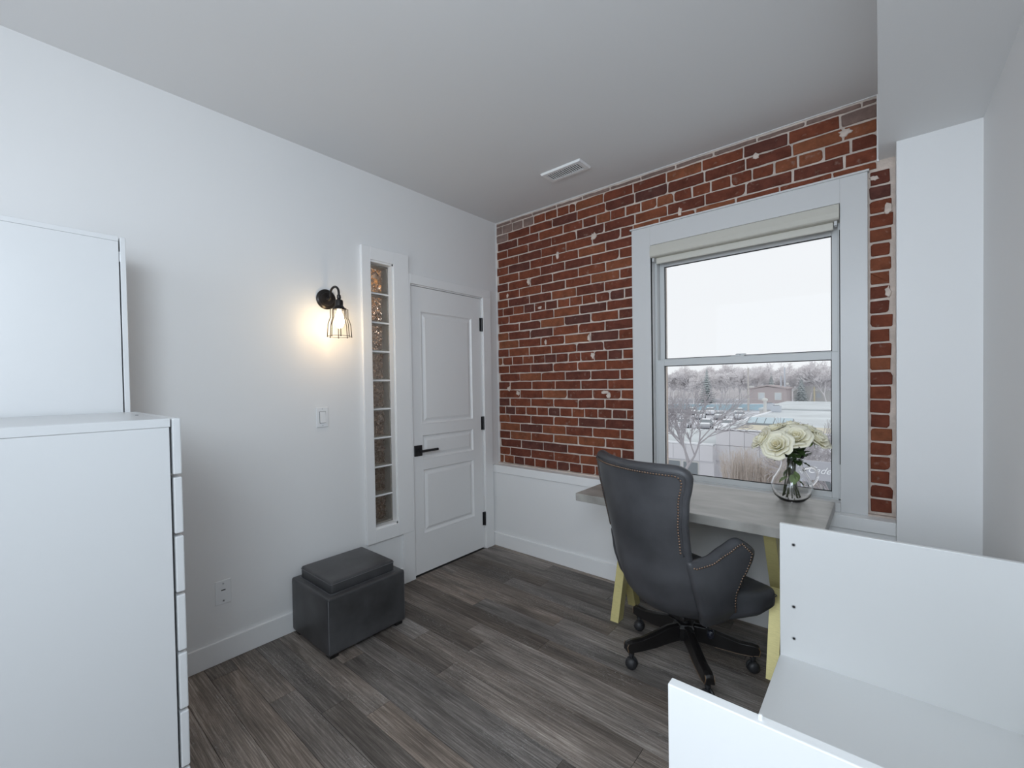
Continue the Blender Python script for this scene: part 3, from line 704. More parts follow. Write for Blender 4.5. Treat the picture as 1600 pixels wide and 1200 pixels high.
# arms
TOP = [(-.30, .645), (-.27, .612), (-.21, .588), (-.13, .597), (-.05, .628), (.02, .650), (.06, .648), (.09, .634), (.108, .618), (.118, .600)]
FR = [(.30, .045), (.33, .028), (.38, .006), (.436, .002), (.495, .040), (.525, .078), (.56, .104), (.596, .118), (.62, .116), (.65, .06)]
def armR(f, z):
    t = (f + .27) / .39; base = lerp(HWT, z)
    return base + (.300 - .252) * max(0, t) * (.70 + .30 * (z - .3) / .35) + .004 + .026 * math.sin(math.pi * min(max(t, 0), 1)) * max(0, 1 - max(0, z - .45) / .2)
def armgrid(s):
    G = []
    for i in range(17):
        t = i / 16; rowp = []
        for j in range(17):
            u = j / 16; f = -.19
            zt0 = .62
            # iterate: front edge depends on z, top depends on f
            z = ZB + (.62 - ZB) * t
            for _ in range(12):
                fe = lerp(FR, z); f0 = lerp(FBT, z) + lerp(CT, z) - .004
                f = f0 + (fe - f0) * u
                z = .6 * z + .4 * (ZB + .0 + (lerp(TOP, f) - ZB) * t)
            rowp.append(Vector((s * armR(f, z), f, z)))
        G.append(rowp if s > 0 else rowp[::-1])
    return G
for s in (1, -1):
    G = armgrid(s)
    am, NA = shell(G, 'armrest', .050, ch, M['leather'])
    am.location.x = -.012
    def sm(i, j):
        jj = j if s > 0 else 16 - j
        return G[i][jj], NA[i][jj]
    path = []
    # inset path: walk along the top then down the front at 2 cm from the edge
    for u_ in range(0, 15):
        p, n_ = sm(15, u_); p2, _ = sm(16, u_); d_ = (p2 - p).length
        path.append((p.lerp(p2, 1 - .020 / max(d_, .02)) if d_ > .02 else p, n_))
    for i_ in range(14, 0, -1):
        p, n_ = sm(i_, 15); path.append((p, n_))
    path = [(p + n_ * .001, n_) for p, n_ in path]
    nails(path, 'nailhead_trim', am)
bk.location.x = -.012
# seat
st = pillow_box(.165, .15, .325, .43, .035, 'seat_cushion', M['leather'], ch, .018); st.location = (0, -.03, 0)
st2 = pillow_box(.308, .130, .298, .424, .034, 'seat_front', M['leather'], ch, .014); st2.location = (0, .098, 0)
for v_ in st2.data.vertices:
    t = min(max((v_.co.y + .13) / .26, 0), 1); v_.co.x *= .78 + .22 * min(1, t / .55)
    if v_.co.z < .36: v_.co.z += .034 * t
MB().tube([(-.305, .225, .388)] + [(-.29 + .58 * k / 10, .2285, .390) for k in range(11)] + [(.305, .225, .388)], .0022, 6).build('welt', M['leather'], ch, smooth=True)
MB().tube([(.3085, .222 - .08 * k / 6, .388 - .004 * k / 6) for k in range(7)], .0022, 6).build('welt', M['leather'], ch, smooth=True)
# mechanism and column
MB().box(-.14, .14, -.16, .15, .282, .304).build('seat_board', M['blackwood'], ch, bevel=.006)
MB().box(-.07, .07, -.10, .12, .235, .280).build('tilt_mechanism', M['black'], ch, bevel=.004)
MB().lathe([(.027, .10), (.027, .20), (.020, .205), (.020, .25)], 16).build('gas_column', M['black'], ch)
lv = MB().tube([(.03, -.0, .255), (.10, -.02, .25), (.150, -.03, .232), (.157, -.012, .215)], .0045, 8).build('tilt_lever', M['black'], ch, smooth=True)
MB().lathe([(.008, -.022), (.015, -.016), (.017, 0), (.013, .014), (.006, .018)], 14, (.155, -.010, .203)).build('lever_knob', mat('glossy_black', (.01, .012, .02), .08, spec=.8, bump=.6, bscale=60, dist=.01), ch, smooth=True)
MB().lathe([(.050, .105), (.056, .115), (.056, .165), (.046, .180), (.030, .184)], 5).build('base_hub', M['blackwood'], ch)
for k in range(5):
    a = math.radians(162 + 72 * k + 24)
    q = MB(); stn = [(.025, .178, .105, .021), (.09, .176, .100, .021), (.17, .152, .088, .022), (.235, .136, .084, .022), (.290, .134, .084, .023), (.312, .128, .086, .022), (.318, .118, .090, .019)]
    Pp = [[(x, -h, zb), (x, h, zb), (x, h * .8, zt_ - .004), (x, 0, zt_), (x, -h * .8, zt_ - .004)] for x, zt_, zb, h in stn]
    for i, ring_ in enumerate(Pp): q.v += ring_
    for i in range(len(Pp) - 1):
        for j in range(5): q.f.append((i * 5 + j, i * 5 + (j + 1) % 5, i * 5 + 5 + (j + 1) % 5, i * 5 + 5 + j))
    q.f.append(tuple(range(5))); q.f.append(tuple(range(len(q.v) - 5, len(q.v))))
    leg = q.build('base_leg', M['blackwood'], ch, bevel=.003); leg.rotation_euler = (0, 0, a)
    MB().tube([(.290, -.0225, .088), (.312, -.021, .090), (.3165, -.0175, .112), (.310, -.0185, .126)], .0013, 5).tube([(.310, .0185, .126), (.3165, .0175, .112), (.312, .021, .090)], .0013, 5).tube([(.13, -.0215, .0935), (.22, -.0222, .0850), (.285, -.023, .0845)], .0011, 5).build('worn_edge', M['brownwood'], leg)
    r = .027; ang = R.uniform(-.9, .9)
    w2 = MB()
    for s in (-1, 1): w2.lathe([(.004, s * .003), (r * .9, s * .003), (r, s * .008), (r * .93, s * .016), (r * .6, s * .023), (.006, s * .026)], 20, (0, 0, r), 'y')
    w2.lathe([(.006, .030), (.006, .062), (.013, .064), (.013, .076)], 12, (0, 0, 0))
    wo = w2.build('wheel', M['rubber'], leg); autosmooth(wo); wo.location = (.288, 0, 0); wo.rotation_euler = (0, 0, ang)

# ================================================================ VASE AND ROSES
VX, VY, VZ = 2.133, -.190, .7352
va = empty('glass_pitcher', (VX, VY, VZ), 0, 'clear round glass pitcher with a looped handle on the desk by the window', 'vase')
outp = [(.004, .0), (.040, .0), (.056, .006), (.078, .030), (.0885, .062), (.089, .085), (.080, .115), (.062, .145), (.050, .170), (.046, .190), (.050, .215), (.058, .235)]
inp = [(.0555, .234), (.0475, .214), (.0435, .190), (.0475, .170), (.059, .145), (.077, .115), (.086, .085), (.0855, .062), (.075, .034), (.054, .012), (.036, .008), (.004, .008)]
MB().lathe(outp + inp, 40, cap=False).build('bowl', M['glass'], va, smooth=True)
hdir = Vector((.763, .646, 0))
prof = [(.060, .150), (.075, .162), (.095, .168), (.115, .160), (.128, .140), (.130, .118), (.122, .098), (.108, .082), (.096, .074), (.088, .072)]
MB().tube([hdir * a + Vector((0, 0, b)) for a, b in prof], .0062, 10).build('handle', M['glass'], va, smooth=True)
def petal(c, ax, ang, r0, rise, width, curl, thick=.0012):
    # petal patch wrapped around the flower axis
    Pp = []
    for i in range(7):
        t = i / 6; rowp = []
        for j in range(7):
            s = (j / 6 - .5) * 2; a = ang + s * width * (1 - .25 * t * t)
            rr_ = r0 * (.30 + .95 * math.sin(min(t * 1.25, 1.35)) ) + curl * max(0, t - .62) ** 1.3 * 2.2 * r0
            h = rise * (t - .10 * s * s * t) - curl * max(0, t - .8) * rise * 1.2
            rr_ *= (1 + .05 * math.sin(7 * a))
            rowp.append((rr_ * math.cos(a), rr_ * math.sin(a), h))
        Pp.append(rowp)
    return Pp
def rose(loc, tilt, size, seed, label, open_=1.0):
    rg = random.Random(seed)
    o = empty('rose', loc, 0, label, 'flower', 'white roses in the glass pitcher')
    o.rotation_euler = tilt
    layers = [(3, .20, 1.00, 1.3, 0.0), (4, .36, 1.02, 1.1, .05), (5, .55, .98, .95, .25), (5, .74, .86, .85, .5), (6, .88, .72, .75, .6)]
    kk = 0
    for li, (cnt, r0, hh, wd, curl) in enumerate(layers):
        for c_ in range(cnt):
            q = MB().grid(petal(None, None, 2 * math.pi * (c_ + .37 * li) / cnt + rg.uniform(-.2, .2), r0 * size, hh * size * 1.15 * rg.uniform(.95, 1.06), wd, curl * open_ * rg.uniform(.8, 1.2)))
            pt = q.build('petal', M['petal_in'] if li < 1 else M['petal'], o, smooth=True, fixn=False)
            md = pt.modifiers.new('t', 'SOLIDIFY'); md.thickness = .0014
            kk += 1
    q = MB()
    for c_ in range(5):
        a = 2 * math.pi * c_ / 5; q.grid([[((.15 + .5 * t) * size * math.cos(a + s * (1 - t) * .5), (.15 + .5 * t) * size * math.sin(a + s * (1 - t) * .5), -.03 * size - .35 * size * t * t) for s in (-1, 0, 1)] for t in (0, .33, .66, 1)])
    q.sphere((0, 0, -.05 * size), .2 * size, 8, 5).build('sepals', M['leaf2'], o, smooth=True)
    # stem down into the pitcher, built in world space then parented
    mw = Matrix.Translation(loc) @ o.rotation_euler.to_matrix().to_4x4(); inv = mw.inverted()
    base = Vector(loc); ng = Vector((VX + rg.uniform(-.02, .02), VY + rg.uniform(-.02, .02), VZ + .20)); a = rg.uniform(0, 6.28)
    ft = Vector((VX + .040 * math.cos(a), VY + .040 * math.sin(a), VZ + .020))
    pts = []
    for k in range(13):
        t = k / 12
        p = base.lerp(ng, t * 2) if t < .5 else ng.lerp(ft, (t - .5) * 2)
        pts.append(inv @ (p + Vector((0, 0, 0))))
    MB().tube(pts, .0030, 6).build('stem', M['stem'], o, smooth=True)
    return o
RS = [((2.036, -.274, 1.026), (.35, -.85, 0), .050, 'white rose lowest at the left edge of the bouquet'),
      ((2.094, -.290, 1.010), (1.05, -.25, 0), .060, 'white rose facing the room at the lower left front of the bouquet'),
      ((2.155, -.232, 1.040), (.75, .15, 0), .060, 'white rose at the front centre of the bouquet'),
      ((2.215, -.140, 1.030), (.25, .80, 0), .056, 'white rose farthest right in the bouquet'),
      ((2.066, -.196, 1.062), (.1, -.40, 0), .052, 'white rose at the upper left back of the bouquet'),
      ((2.128, -.158, 1.076), (0, .0, 0), .052, 'white rose topmost at the back centre of the bouquet'),
      ((2.180, -.112, 1.062), (-.1, .35, 0), .050, 'white rose behind the rightmost bloom')]
for k, (p, t, s, lb) in enumerate(RS): rose(p, t, s * .9, 10 + k, lb)
fo = empty('rose_foliage', (VX, VY, VZ), 0, 'dark green rose leaves gathered around the pitcher neck', 'foliage')
def leafmesh(a, tilt, L_, W3, base, lift=0):
    d = Vector((math.cos(a) * math.cos(tilt), math.sin(a) * math.cos(tilt), math.sin(tilt))); s = Vector((-math.sin(a), math.cos(a), 0)); n_ = d.cross(s)
    Pp = []
    for i in range(8):
        t = i / 7; wv = W3 * math.sin(math.pi * min(t * .96 + .04, 1)) ** .8
        c = Vector(base) + d * L_ * t - n_ * (.25 * L_ * t * t) * (-1 if tilt > 0 else 1) * .6
        Pp.append([c + s * wv * k + n_ * abs(k) * wv * .25 + Vector((0, 0, .002 * math.sin(t * 20 + k))) for k in (-1, -.5, 0, .5, 1)])
    return Pp
rg = random.Random(5)
for k in range(40):
    a = 2 * math.pi * k / 40 + rg.uniform(-.2, .2); z = rg.uniform(.19, .27)
    o = MB().grid(leafmesh(a, rg.uniform(-.35, .9), rg.uniform(.045, .075), rg.uniform(.016, .026), (.030 * math.cos(a), .030 * math.sin(a), z))).build('leaf', M['leaf'] if rg.random() < .75 else M['leaf2'], fo, smooth=True, fixn=False)
for (a, z, tl) in ((-2.6, .12, -.5), (.5, .11, -.6), (-1.2, .135, -1.0), (3.0, .16, -1.1), (-.6, .15, -1.1), (1.6, .14, -.9)):
    MB().grid(leafmesh(a, tl, .052, .019, (.016 * math.cos(a), .016 * math.sin(a), z))).build('leaf', M['leaf2'], fo, smooth=True, fixn=False)
q = MB()
for k in range(9):
    a = 2 * math.pi * k / 9; q.tube([(.018 * math.cos(a), .018 * math.sin(a), .21), (.012 * math.cos(a), .012 * math.sin(a), .11), (.034 * math.cos(a), .034 * math.sin(a), .030), (.040 * math.cos(a), .040 * math.sin(a), .020), (.028 * math.cos(a), .028 * math.sin(a), .030)], .0024, 6)
q.build('loose_stems', M['stem'], fo, smooth=True)

# ================================================================ OUTDOORS
GZ = -6.0
O = {}
O['ground'] = mat('snowy_ground', (.60, .61, .65), .9, var=.35, scale=.25)
O['clad'] = mat('grey_cladding', (.74, .74, .77), .8, objvar=.03)
O['roof'] = mat('flat_roof', (.62, .66, .68), .8, var=.15, scale=.3)
O['tan'] = mat('tan_roof', (.66, .62, .50), .8)
O['glassd'] = mat('dark_pane', (.25, .28, .30), .15)
O['sky_l'] = mat('skylight_pane', (.50, .62, .68), .15)
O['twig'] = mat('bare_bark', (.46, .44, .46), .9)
O['twigfar'] = mat('hazy_branches', (.88, .86, .87), .9)  # distance haze painted in as a very pale branch colour
O['bush'] = mat('dry_bush', (.66, .60, .55), .9)  # twig colour lightened to carry the outdoor haze
O['spruce'] = mat('hazy_spruce', (.46, .50, .51), .9)  # needle colour greyed, haze painted in
O['blue'] = mat('blue_hoarding', (.42, .58, .66), .8, objvar=.08)
O['pole'] = mat('pole_wood', (.56, .53, .50), .8)
O['polesteel'] = mat('pole_steel', (.58, .62, .68), .5)
O['polegold'] = mat('pole_yellow', (.74, .66, .46), .7)
O['car'] = mat('car_paint', (.60, .62, .66), .4, objvar=.35)
O['brownwall'] = mat('brown_wall', (.50, .44, .44), .9)
O['housewhite'] = mat('pale_wall', (.68, .68, .66), .9)
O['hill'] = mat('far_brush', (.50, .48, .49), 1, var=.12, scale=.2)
g = MB().box(-150, 120, 2.5, 320, GZ - .5, GZ).build('ground', O['ground']); g['kind'] = 'structure'
hl = MB()
Pp = [[(-150 + 270 * j / 40, 185 + 60 * i / 3, GZ - .2 + (0, 5.5, 8, 8)[i] + (noise.noise(Vector((j * .6, i, 0))) * 1.6 if i else 0)) for j in range(41)] for i in range(4)]
h_ = hl.grid(Pp).build('hill', O['hill'], smooth=True); h_['kind'] = 'structure'
# low commercial building across the lane
bd = empty('commercial_building', (0, 0, 0), 0, 'low grey panelled building with a flat roof across the lane', 'building')
MB().box(-6.7, 9, 31.22, 56, GZ, -2.28).build('wall_block', O['clad'], bd)
MB().box(-14, -6.7, 30.5, 41, GZ, -3.36).build('wing_block', O['clad'], bd)
MB().box(-6.7, 9, 31.2, 56, -2.28, -2.22).build('roof', O['roof'], bd)
MB().box(-14, -6.72, 30.48, 41, -3.36, -3.30).build('wing_roof', O['roof'], bd)
MB().box(-6.74, 9, 31.1, 31.35, -2.28, -2.16).box(-6.85, -6.6, 31.1, 56, -2.28, -2.12).build('parapet', M['snow'], bd)
MB().box(-14, -6.72, 30.4, 30.65, -3.36, -3.24).build('parapet', M['snow'], bd)
MB().box(-5.6, 1.5, 31.5, 35.6, -2.22, -2.19).build('roof_patch', O['tan'], bd)
for r_ in range(2):
    for c_ in range(14):
        x = -6.74 + .95 * c_; za = (-3.34, -4.5)[r_]; zb = (-2.24, -3.37)[r_]
        MB().box(x + .012, x + .938, 31.10, 31.22, za, zb).build('wall_panel', O['clad'], bd)
for c_ in range(7):
    x = -13.4 + .952 * c_; MB().box(x + .012, x + .94, 30.40, 30.50, -4.52, -3.38).build('wall_panel', O['clad'], bd)
for k, (xa, xb, yy) in enumerate(((-13.2, -11.9, 30.44), (-11.7, -10.5, 30.44), (-10.3, -9.05, 30.44), (-8.9, -7.75, 30.44), (-5.6, -4.4, 31.16), (-4.2, -3.0, 31.16), (-2.8, -1.6, 31.16), (-.4, .8, 31.16))):
    f_ = MB().box(xa, xb, yy, yy + .1, -5.9, -4.62).build('window', O['housewhite'], bd)
    MB().box(xa + .06, xb - .06, yy - .02, yy, -5.85, -4.7).build('pane', O['glassd'], f_)
sk = empty('skylight', (-4.5, 36.2, -2.2), 0, 'sloped glass skylight box on the flat grey roof', 'skylight')
MB().hexa([(-1.2, -.5, 0), (1.9, -.5, 0), (1.9, .6, 0), (-1.2, .6, 0), (-1.2, -.45, .12), (1.9, -.45, .12), (1.9, .6, .5), (-1.2, .6, .5)]).build('curb', O['glassd'], sk)
for k in range(5):
    x = -1.14 + k * .61; MB().hexa([(x, -.44, .13), (x + .56, -.44, .13), (x + .56, .56, .51), (x, .56, .51), (x, -.44, .16), (x + .56, -.44, .16), (x + .56, .56, .54), (x, .56, .54)]).build('pane', O['sky_l'], sk)
vp = empty('vent_pipe', (-7.0, 50.5, -2.2), 0, 'white capped vent pipe standing on the flat roof', 'pipe')
MB().lathe([(.16, 0), (.16, 1.3)], 12).build('pipe', O['housewhite'], vp); MB().lathe([(.3, 1.3), (.26, 1.5), (.05, 1.6)], 12).build('cap', O['housewhite'], vp)
for (x, y_, s, lb) in ((-8.1, 55.0, .5, 'grey rooftop air unit left of the white vent pipe'), (-6.3, 52.6, .45, 'grey rooftop air unit right of the white vent pipe')):
    a_ = empty('rooftop_unit', (max(x, -6.3) if x > -6.7 else -6.4, y_, -2.2), 0, lb, 'air unit'); a_.location.x = x if x > -6.6 else -6.45
    if x < -6.6: a_.location = (-7.75, 57.2, -2.24)
    MB().box(-s, s, -s, s, 0, s * 1.5).build('housing', O['polesteel'], a_); MB().lathe([(s * .7, s * 1.5), (s * .7, s * 1.65)], 12).build('fan_guard', O['glassd'], a_)
b2 = empty('long_roof_building', (0, 0, 0), 0, 'second flat building with a snow covered roof behind the first', 'building')
MB().box(-8.75, 14, 57.0, 78, GZ, -2.3).build('wall_block', O['housewhite'], b2); MB().box(-8.85, 14.1, 56.9, 78.1, -2.3, -2.1).build('roof', O['roof'], b2)
# small sign with white script lettering
sg = empty('shop_sign', (.82, 18.0, -6.0), 0, 'dark grey sign board with white slanted lettering outside at the lower right', 'sign')
MB().box(-.9, .9, 0, .12, 3.35, 4.1).build('board', mat('sign_board', (.45, .46, .50), .7), sg); MB().box(-.6, -.45, .02, .1, 0, 3.35).box(.5, .65, .02, .1, 0, 3.35).build('post', O['polesteel'], sg)
cu = bpy.data.curves.new('lettering', 'FONT'); cu.body = 'Cade'; cu.size = .36; cu.shear = .45; cu.extrude = .01; cu.align_x = 'CENTER'; cu.align_y = 'CENTER'
tmp = bpy.data.objects.new('tmp', cu); col.objects.link(tmp); bpy.context.view_layer.update()
me = bpy.data.meshes.new_from_object(tmp.evaluated_get(bpy.context.evaluated_depsgraph_get())); bpy.data.objects.remove(tmp)
me.materials.clear(); me.materials.append(M['snow'])
lt = bpy.data.objects.new('lettering', me); col.objects.link(lt); lt.parent = sg; lt.location = (-.20, -.012, 3.74); lt.rotation_euler = (math.pi / 2, 0, 0)
# blue hoarding behind the car park
fe = empty('blue_hoarding', (-42, 105.6, GZ), math.atan2(8.4, 22.9), 'long blue hoarding with snow on its top rail behind the car park', 'fence')
for k in range(14): MB().box(k * 2 + .03, k * 2 + 1.97, 0, .12, .1, 1.55).build('panel', O['blue'], fe)
for k in range(15): MB().box(k * 2 - .06, k * 2 + .06, -.04, .16, 0, 1.7).build('post', O['blue'], fe)
MB().box(0, 28, -.06, .18, 1.55, 1.72).build('top_rail', M['snow'], fe)
# cars
def car_base():
    c = empty('parked_car', (0, 0, 0)); tag(c, None, 'car', 'snow covered cars in the car park')
    body = [(-2.2, .35), (-2.25, .75), (-2.1, .95), (-1.3, 1.02), (1.1, 1.0), (2.05, .85), (2.25, .62), (2.22, .35)]
    q = MB(); k = len(body)
    for y_ in (-.88, .88): q.v += [(x, y_, z) for x, z in body]
    q.f += [(i, (i + 1) % k, k + (i + 1) % k, k + i) for i in range(k)] + [tuple(range(k)), tuple(range(k, 2 * k))]
    q.build('body', O['car'], c, bevel=.06)
    q = MB().hexa([(-1.5, -.82, 1.0), (1.2, -.82, 1.0), (1.2, .82, 1.0), (-1.5, .82, 1.0), (-1.0, -.66, 1.46), (.45, -.66, 1.46), (.45, .66, 1.46), (-1.0, .66, 1.46)])
    q.build('cabin', O['glassd'], c, bevel=.05)
    MB().hexa([(-1.05, -.68, 1.45), (.5, -.68, 1.45), (.5, .68, 1.45), (-1.05, .68, 1.45), (-.95, -.6, 1.56), (.4, -.6, 1.56), (.4, .6, 1.56), (-.95, .6, 1.56)]).hexa([(1.1, -.8, 1.0), (2.0, -.8, .88), (2.0, .8, .88), (1.1, .8, 1.0), (1.15, -.7, 1.08), (1.95, -.7, .95), (1.95, .7, .95), (1.15, .7, 1.08)]).build('snow_cover', M['snow'], c, bevel=.03)
    for x in (-1.4, 1.4):
        for y_ in (-.84, .84): MB().lathe([(.32, y_ - .1), (.32, y_ + .1)], 14, (x, 0, .32), 'y').build('wheel', M['rubber'], c)
    return c
cars = [(-24.0, 66.0, 'nearest row, at the left edge of the window'), (-21.0, 66.3, 'nearest row, behind the bare tree'), (-17.9, 66.8, 'nearest row, beside the grey wing roof'), (-14.9, 67.4, 'nearest row, farthest right'),
        (-30.5, 82, 'middle row, at the left edge of the window'), (-27.2, 83.2, 'middle row, second from the left'), (-24, 84.4, 'middle row, third from the left'), (-20.8, 85.6, 'middle row, fourth from the left'), (-17.6, 86.8, 'middle row, farthest right'),
        (-29, 95.5, 'far row, at the left below the hoarding'), (-25.6, 96.5, 'far row, in the middle below the hoarding'), (-20.1, 97, 'far row, near the wooden pole')]
c0 = car_base()
for k, (x, y_, lb) in enumerate(cars):
    c = c0 if k == 0 else dup(c0); c.location = (x, y_, GZ); c.rotation_euler = (0, 0, -math.pi / 2 + .22 + R.uniform(-.06, .06)); c['label'] = 'snow covered parked car in the ' + lb.replace(',', '')
# poles
def upole(x, y_, h, m_, label, arm=None, two=False):
    p = empty('utility_pole', (x, y_, GZ), 0, label, 'pole')
    MB().lathe([(.22, 0), (.16, h)], 10).build('shaft', m_, p)
    if two: MB().lathe([(.20, 0), (.14, h * .78)], 10, (-.85, 0, 0)).build('shaft', m_, p)
    if arm: MB().box(arm[0], arm[1], -.1, .1, arm[2], arm[2] + arm[3]).build('crossarm', O['housewhite'], p)
upole(-21.2, 111, 10.2, O['pole'], 'tall wooden pole with a small white box behind the car park', (.1, 1.2, 5.6, .35))
upole(-16.6, 130, 10.5, O['polesteel'], 'pair of bluish steel poles left of the gabled house', (.3, .9, 6.0, .5), True)
upole(-11.2, 140, 5.2, O['polegold'], 'short yellowish pole with a crossarm at the right of the view', (-1.0, 1.4, 4.2, .35))
# houses
def house(x, y_, w_, d_, h, rh, m_, label, wins, rz=0):
    o = empty('house', (x, y_, GZ), rz, label, 'house')
    MB().box(-w_ / 2, w_ / 2, 0, d_, 0, h).add([(-w_ / 2, 0, h), (w_ / 2, 0, h), (0, 0, h + rh), (-w_ / 2, d_, h), (w_ / 2, d_, h), (0, d_, h + rh)], [(0, 1, 2), (3, 5, 4), (0, 3, 4, 1)]).build('wall', m_, o)
    MB().add([(-w_ / 2 - .4, -.3, h - .1), (0, -.3, h + rh + .2), (w_ / 2 + .4, -.3, h - .1), (-w_ / 2 - .4, d_, h - .1), (0, d_, h + rh + .2), (w_ / 2 + .4, d_, h - .1), (-w_ / 2 - .4, -.3, h + .15), (0, -.3, h + rh + .5), (w_ / 2 + .4, -.3, h + .15), (-w_ / 2 - .4, d_, h + .15), (0, d_, h + rh + .5), (w_ / 2 + .4, d_, h + .15)],
             [(0, 1, 7, 6), (1, 2, 8, 7), (6, 7, 10, 9), (7, 8, 11, 10), (0, 3, 4, 1), (1, 4, 5, 2), (0, 6, 9, 3), (2, 5, 11, 8), (3, 9, 10, 4), (4, 10, 11, 5)]).build('roof', M['snow'] if rh > 2.3 else O['brownwall'], o)
    for (a, b, c, d) in wins:
        f_ = MB().box(a, b, -.08, 0, c, d).build('window', O['housewhite'], o); MB().box(a + .15, b - .15, -.12, -.08, c + .15, d - .15).build('pane', O['roof'], f_)
house(-20.2, 128, 8.4, 9, 5.0, .5, O['brownwall'], 'brown two storey house with two pale windows beyond the car park', [(-2.2, -.6, 2.0, 4.0), (1.6, 3.2, 2.0, 4.0)])
house(-12.8, 150, 9, 9, 3.8, 3.2, O['housewhite'], 'gabled grey house with a snowy roof behind the steel poles', [(1, 2.4, 1.8, 3.4)], .1)
# trees
def tree_mesh(seed, h, r0, depth, spread, droop, twigr, m_, name='branches', kids=3, trunkf=.3, sides=4):
    rg = random.Random(seed); q = MB()
    def grow(p, d, L_, r, lev):
        n = 4 if lev < 2 else 3; pts = [p]; dd = d.copy()
        for k in range(n):
            dd = (dd + Vector((rg.gauss(0, .10), rg.gauss(0, .10), rg.gauss(0, .06) + droop))).normalized(); pts.append(pts[-1] + dd * L_ / n)
        rr_ = [max(r * (1 - .45 * k / n), twigr) for k in range(n + 1)]
        q.tube(pts, rr_, sides if lev < 3 else 3, cap=False)
        if lev >= depth: return
        kk = kids + (1 if lev > 0 else 0)
        for c_ in range(kk):
            t = rg.uniform(.35, 1) if lev else rg.uniform(.75, 1); i = min(int(t * n), n - 1); bp_ = pts[i].lerp(pts[i + 1], t * n - i)
            a = rg.uniform(0, 2 * math.pi); ax = dd.orthogonal().normalized(); ax.rotate(Matrix.Rotation(a, 3, dd))
            nd = (dd + ax * spread * rg.uniform(.6, 1.2)).normalized()
            grow(bp_, nd, L_ * rg.uniform(.62, .85), max(r * .58, twigr), lev + 1)
    grow(Vector((0, 0, 0)), Vector((0, 0, 1)), h * trunkf, r0, 0)
    return q
def plant_tree(name, loc, mb, m_, label, cat, group=None, rz=0):
    o = mb.build(name, m_, None, fixn=False); o.location = loc; o.rotation_euler = (0, 0, rz); tag(o, label, cat, group); return o
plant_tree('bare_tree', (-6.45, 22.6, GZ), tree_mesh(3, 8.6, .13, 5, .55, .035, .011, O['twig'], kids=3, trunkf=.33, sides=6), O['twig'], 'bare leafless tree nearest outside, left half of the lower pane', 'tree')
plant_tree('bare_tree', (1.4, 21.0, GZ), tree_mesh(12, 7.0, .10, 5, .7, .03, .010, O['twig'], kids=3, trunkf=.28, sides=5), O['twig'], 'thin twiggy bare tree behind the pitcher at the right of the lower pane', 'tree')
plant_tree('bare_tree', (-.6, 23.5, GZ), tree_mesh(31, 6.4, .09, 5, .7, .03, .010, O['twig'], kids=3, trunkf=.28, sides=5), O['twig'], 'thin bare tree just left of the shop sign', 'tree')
def bush_mesh(seed, h, n, rad):
    rg = random.Random(seed); q = MB()
    for k in range(n):
        a = rg.uniform(0, 6.28); r = rad * math.sqrt(rg.random()); b = Vector((r * math.cos(a) * .5, r * math.sin(a) * .5, 0)); hh_ = h * rg.uniform(.6, 1)
        tip = Vector((r * math.cos(a) * 1.1 + rg.gauss(0, .1), r * math.sin(a) * 1.1, hh_)); q.tube([b, b.lerp(tip, .5) + Vector((rg.gauss(0, .05), 0, 0)), tip], [.016, .012, .006], 3, cap=False)
        for j in range(3):
            t = rg.uniform(.4, .95); p = b.lerp(tip, t); q.tube([p, p + Vector((rg.gauss(0, .22), rg.gauss(0, .2), rg.uniform(.15, .4)))], [.009, .005], 3, cap=False)
    return q
bl = ['far left one, below the grey wall corner', 'second from the left', 'middle one', 'second from the right', 'far right one, behind the pitcher', 'one hidden partly by the pitcher bowl']
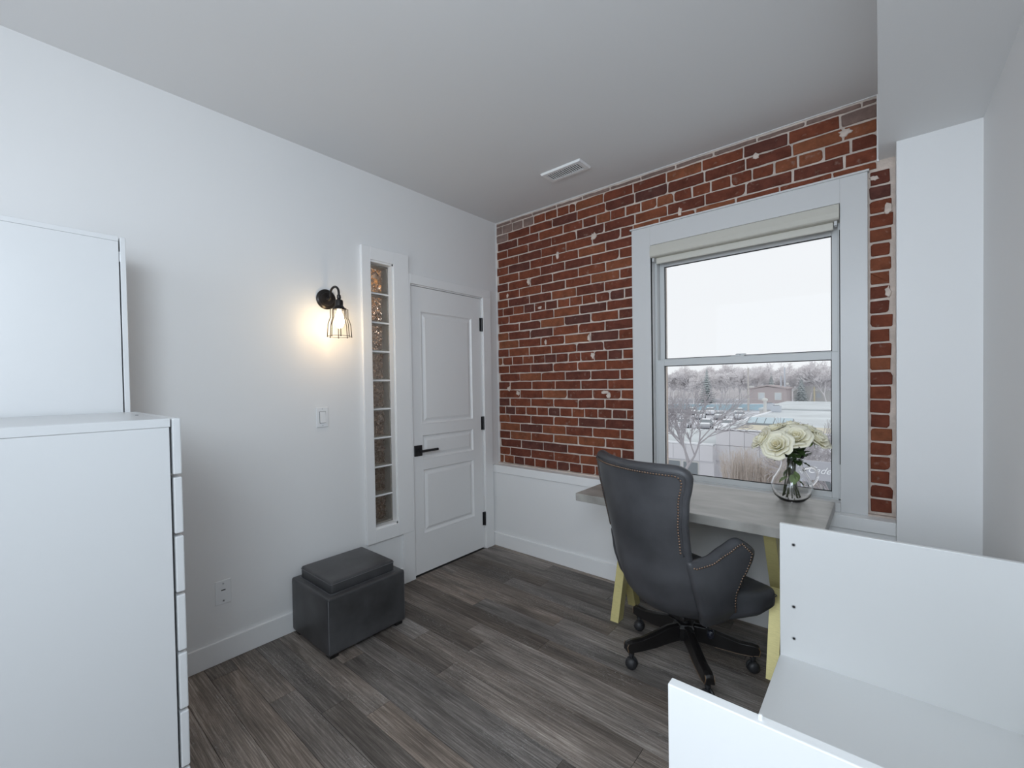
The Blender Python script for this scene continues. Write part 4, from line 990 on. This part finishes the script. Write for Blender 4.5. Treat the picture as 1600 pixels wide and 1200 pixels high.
for k, x in enumerate((-4.9, -4.1, -3.3, -2.5, -1.7, -.8)):
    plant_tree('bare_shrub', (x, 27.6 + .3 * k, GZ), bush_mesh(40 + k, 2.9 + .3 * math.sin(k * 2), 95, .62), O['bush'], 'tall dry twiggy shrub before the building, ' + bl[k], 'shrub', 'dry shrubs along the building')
TM = []
for k in range(3):
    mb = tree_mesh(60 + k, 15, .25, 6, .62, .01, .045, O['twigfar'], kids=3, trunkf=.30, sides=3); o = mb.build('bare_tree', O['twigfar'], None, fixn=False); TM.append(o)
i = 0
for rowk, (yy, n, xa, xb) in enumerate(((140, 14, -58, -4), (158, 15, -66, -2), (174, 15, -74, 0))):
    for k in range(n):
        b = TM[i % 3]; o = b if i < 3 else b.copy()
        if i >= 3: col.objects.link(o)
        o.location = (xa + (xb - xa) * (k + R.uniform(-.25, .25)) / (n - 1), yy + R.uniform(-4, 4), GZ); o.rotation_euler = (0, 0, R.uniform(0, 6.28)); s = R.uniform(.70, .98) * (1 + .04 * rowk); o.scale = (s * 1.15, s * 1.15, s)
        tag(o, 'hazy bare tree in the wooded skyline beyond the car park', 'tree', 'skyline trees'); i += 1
def spruce(seed, h, rb):
    rg = random.Random(seed); q = MB().lathe([(.18, 0), (.05, h)], 6)
    for k in range(16):
        z = h * (.08 + .9 * k / 16); r = rb * (1 - k / 16.5)
        for j in range(9):
            a = 2 * math.pi * (j + .5 * k) / 9 + rg.uniform(-.2, .2); d = Vector((math.cos(a), math.sin(a), 0)); s = Vector((-d.y, d.x, 0)); tip = d * r * rg.uniform(.8, 1.1)
            q.add([Vector((0, 0, z + .5)), tip * .6 + s * .3 * r + Vector((0, 0, z - .1)), tip + Vector((0, 0, z - .35)), tip * .6 - s * .3 * r + Vector((0, 0, z - .1)), Vector((0, 0, z - .25))], [(0, 1, 2), (0, 2, 3), (4, 2, 1), (4, 3, 2)])
    return q
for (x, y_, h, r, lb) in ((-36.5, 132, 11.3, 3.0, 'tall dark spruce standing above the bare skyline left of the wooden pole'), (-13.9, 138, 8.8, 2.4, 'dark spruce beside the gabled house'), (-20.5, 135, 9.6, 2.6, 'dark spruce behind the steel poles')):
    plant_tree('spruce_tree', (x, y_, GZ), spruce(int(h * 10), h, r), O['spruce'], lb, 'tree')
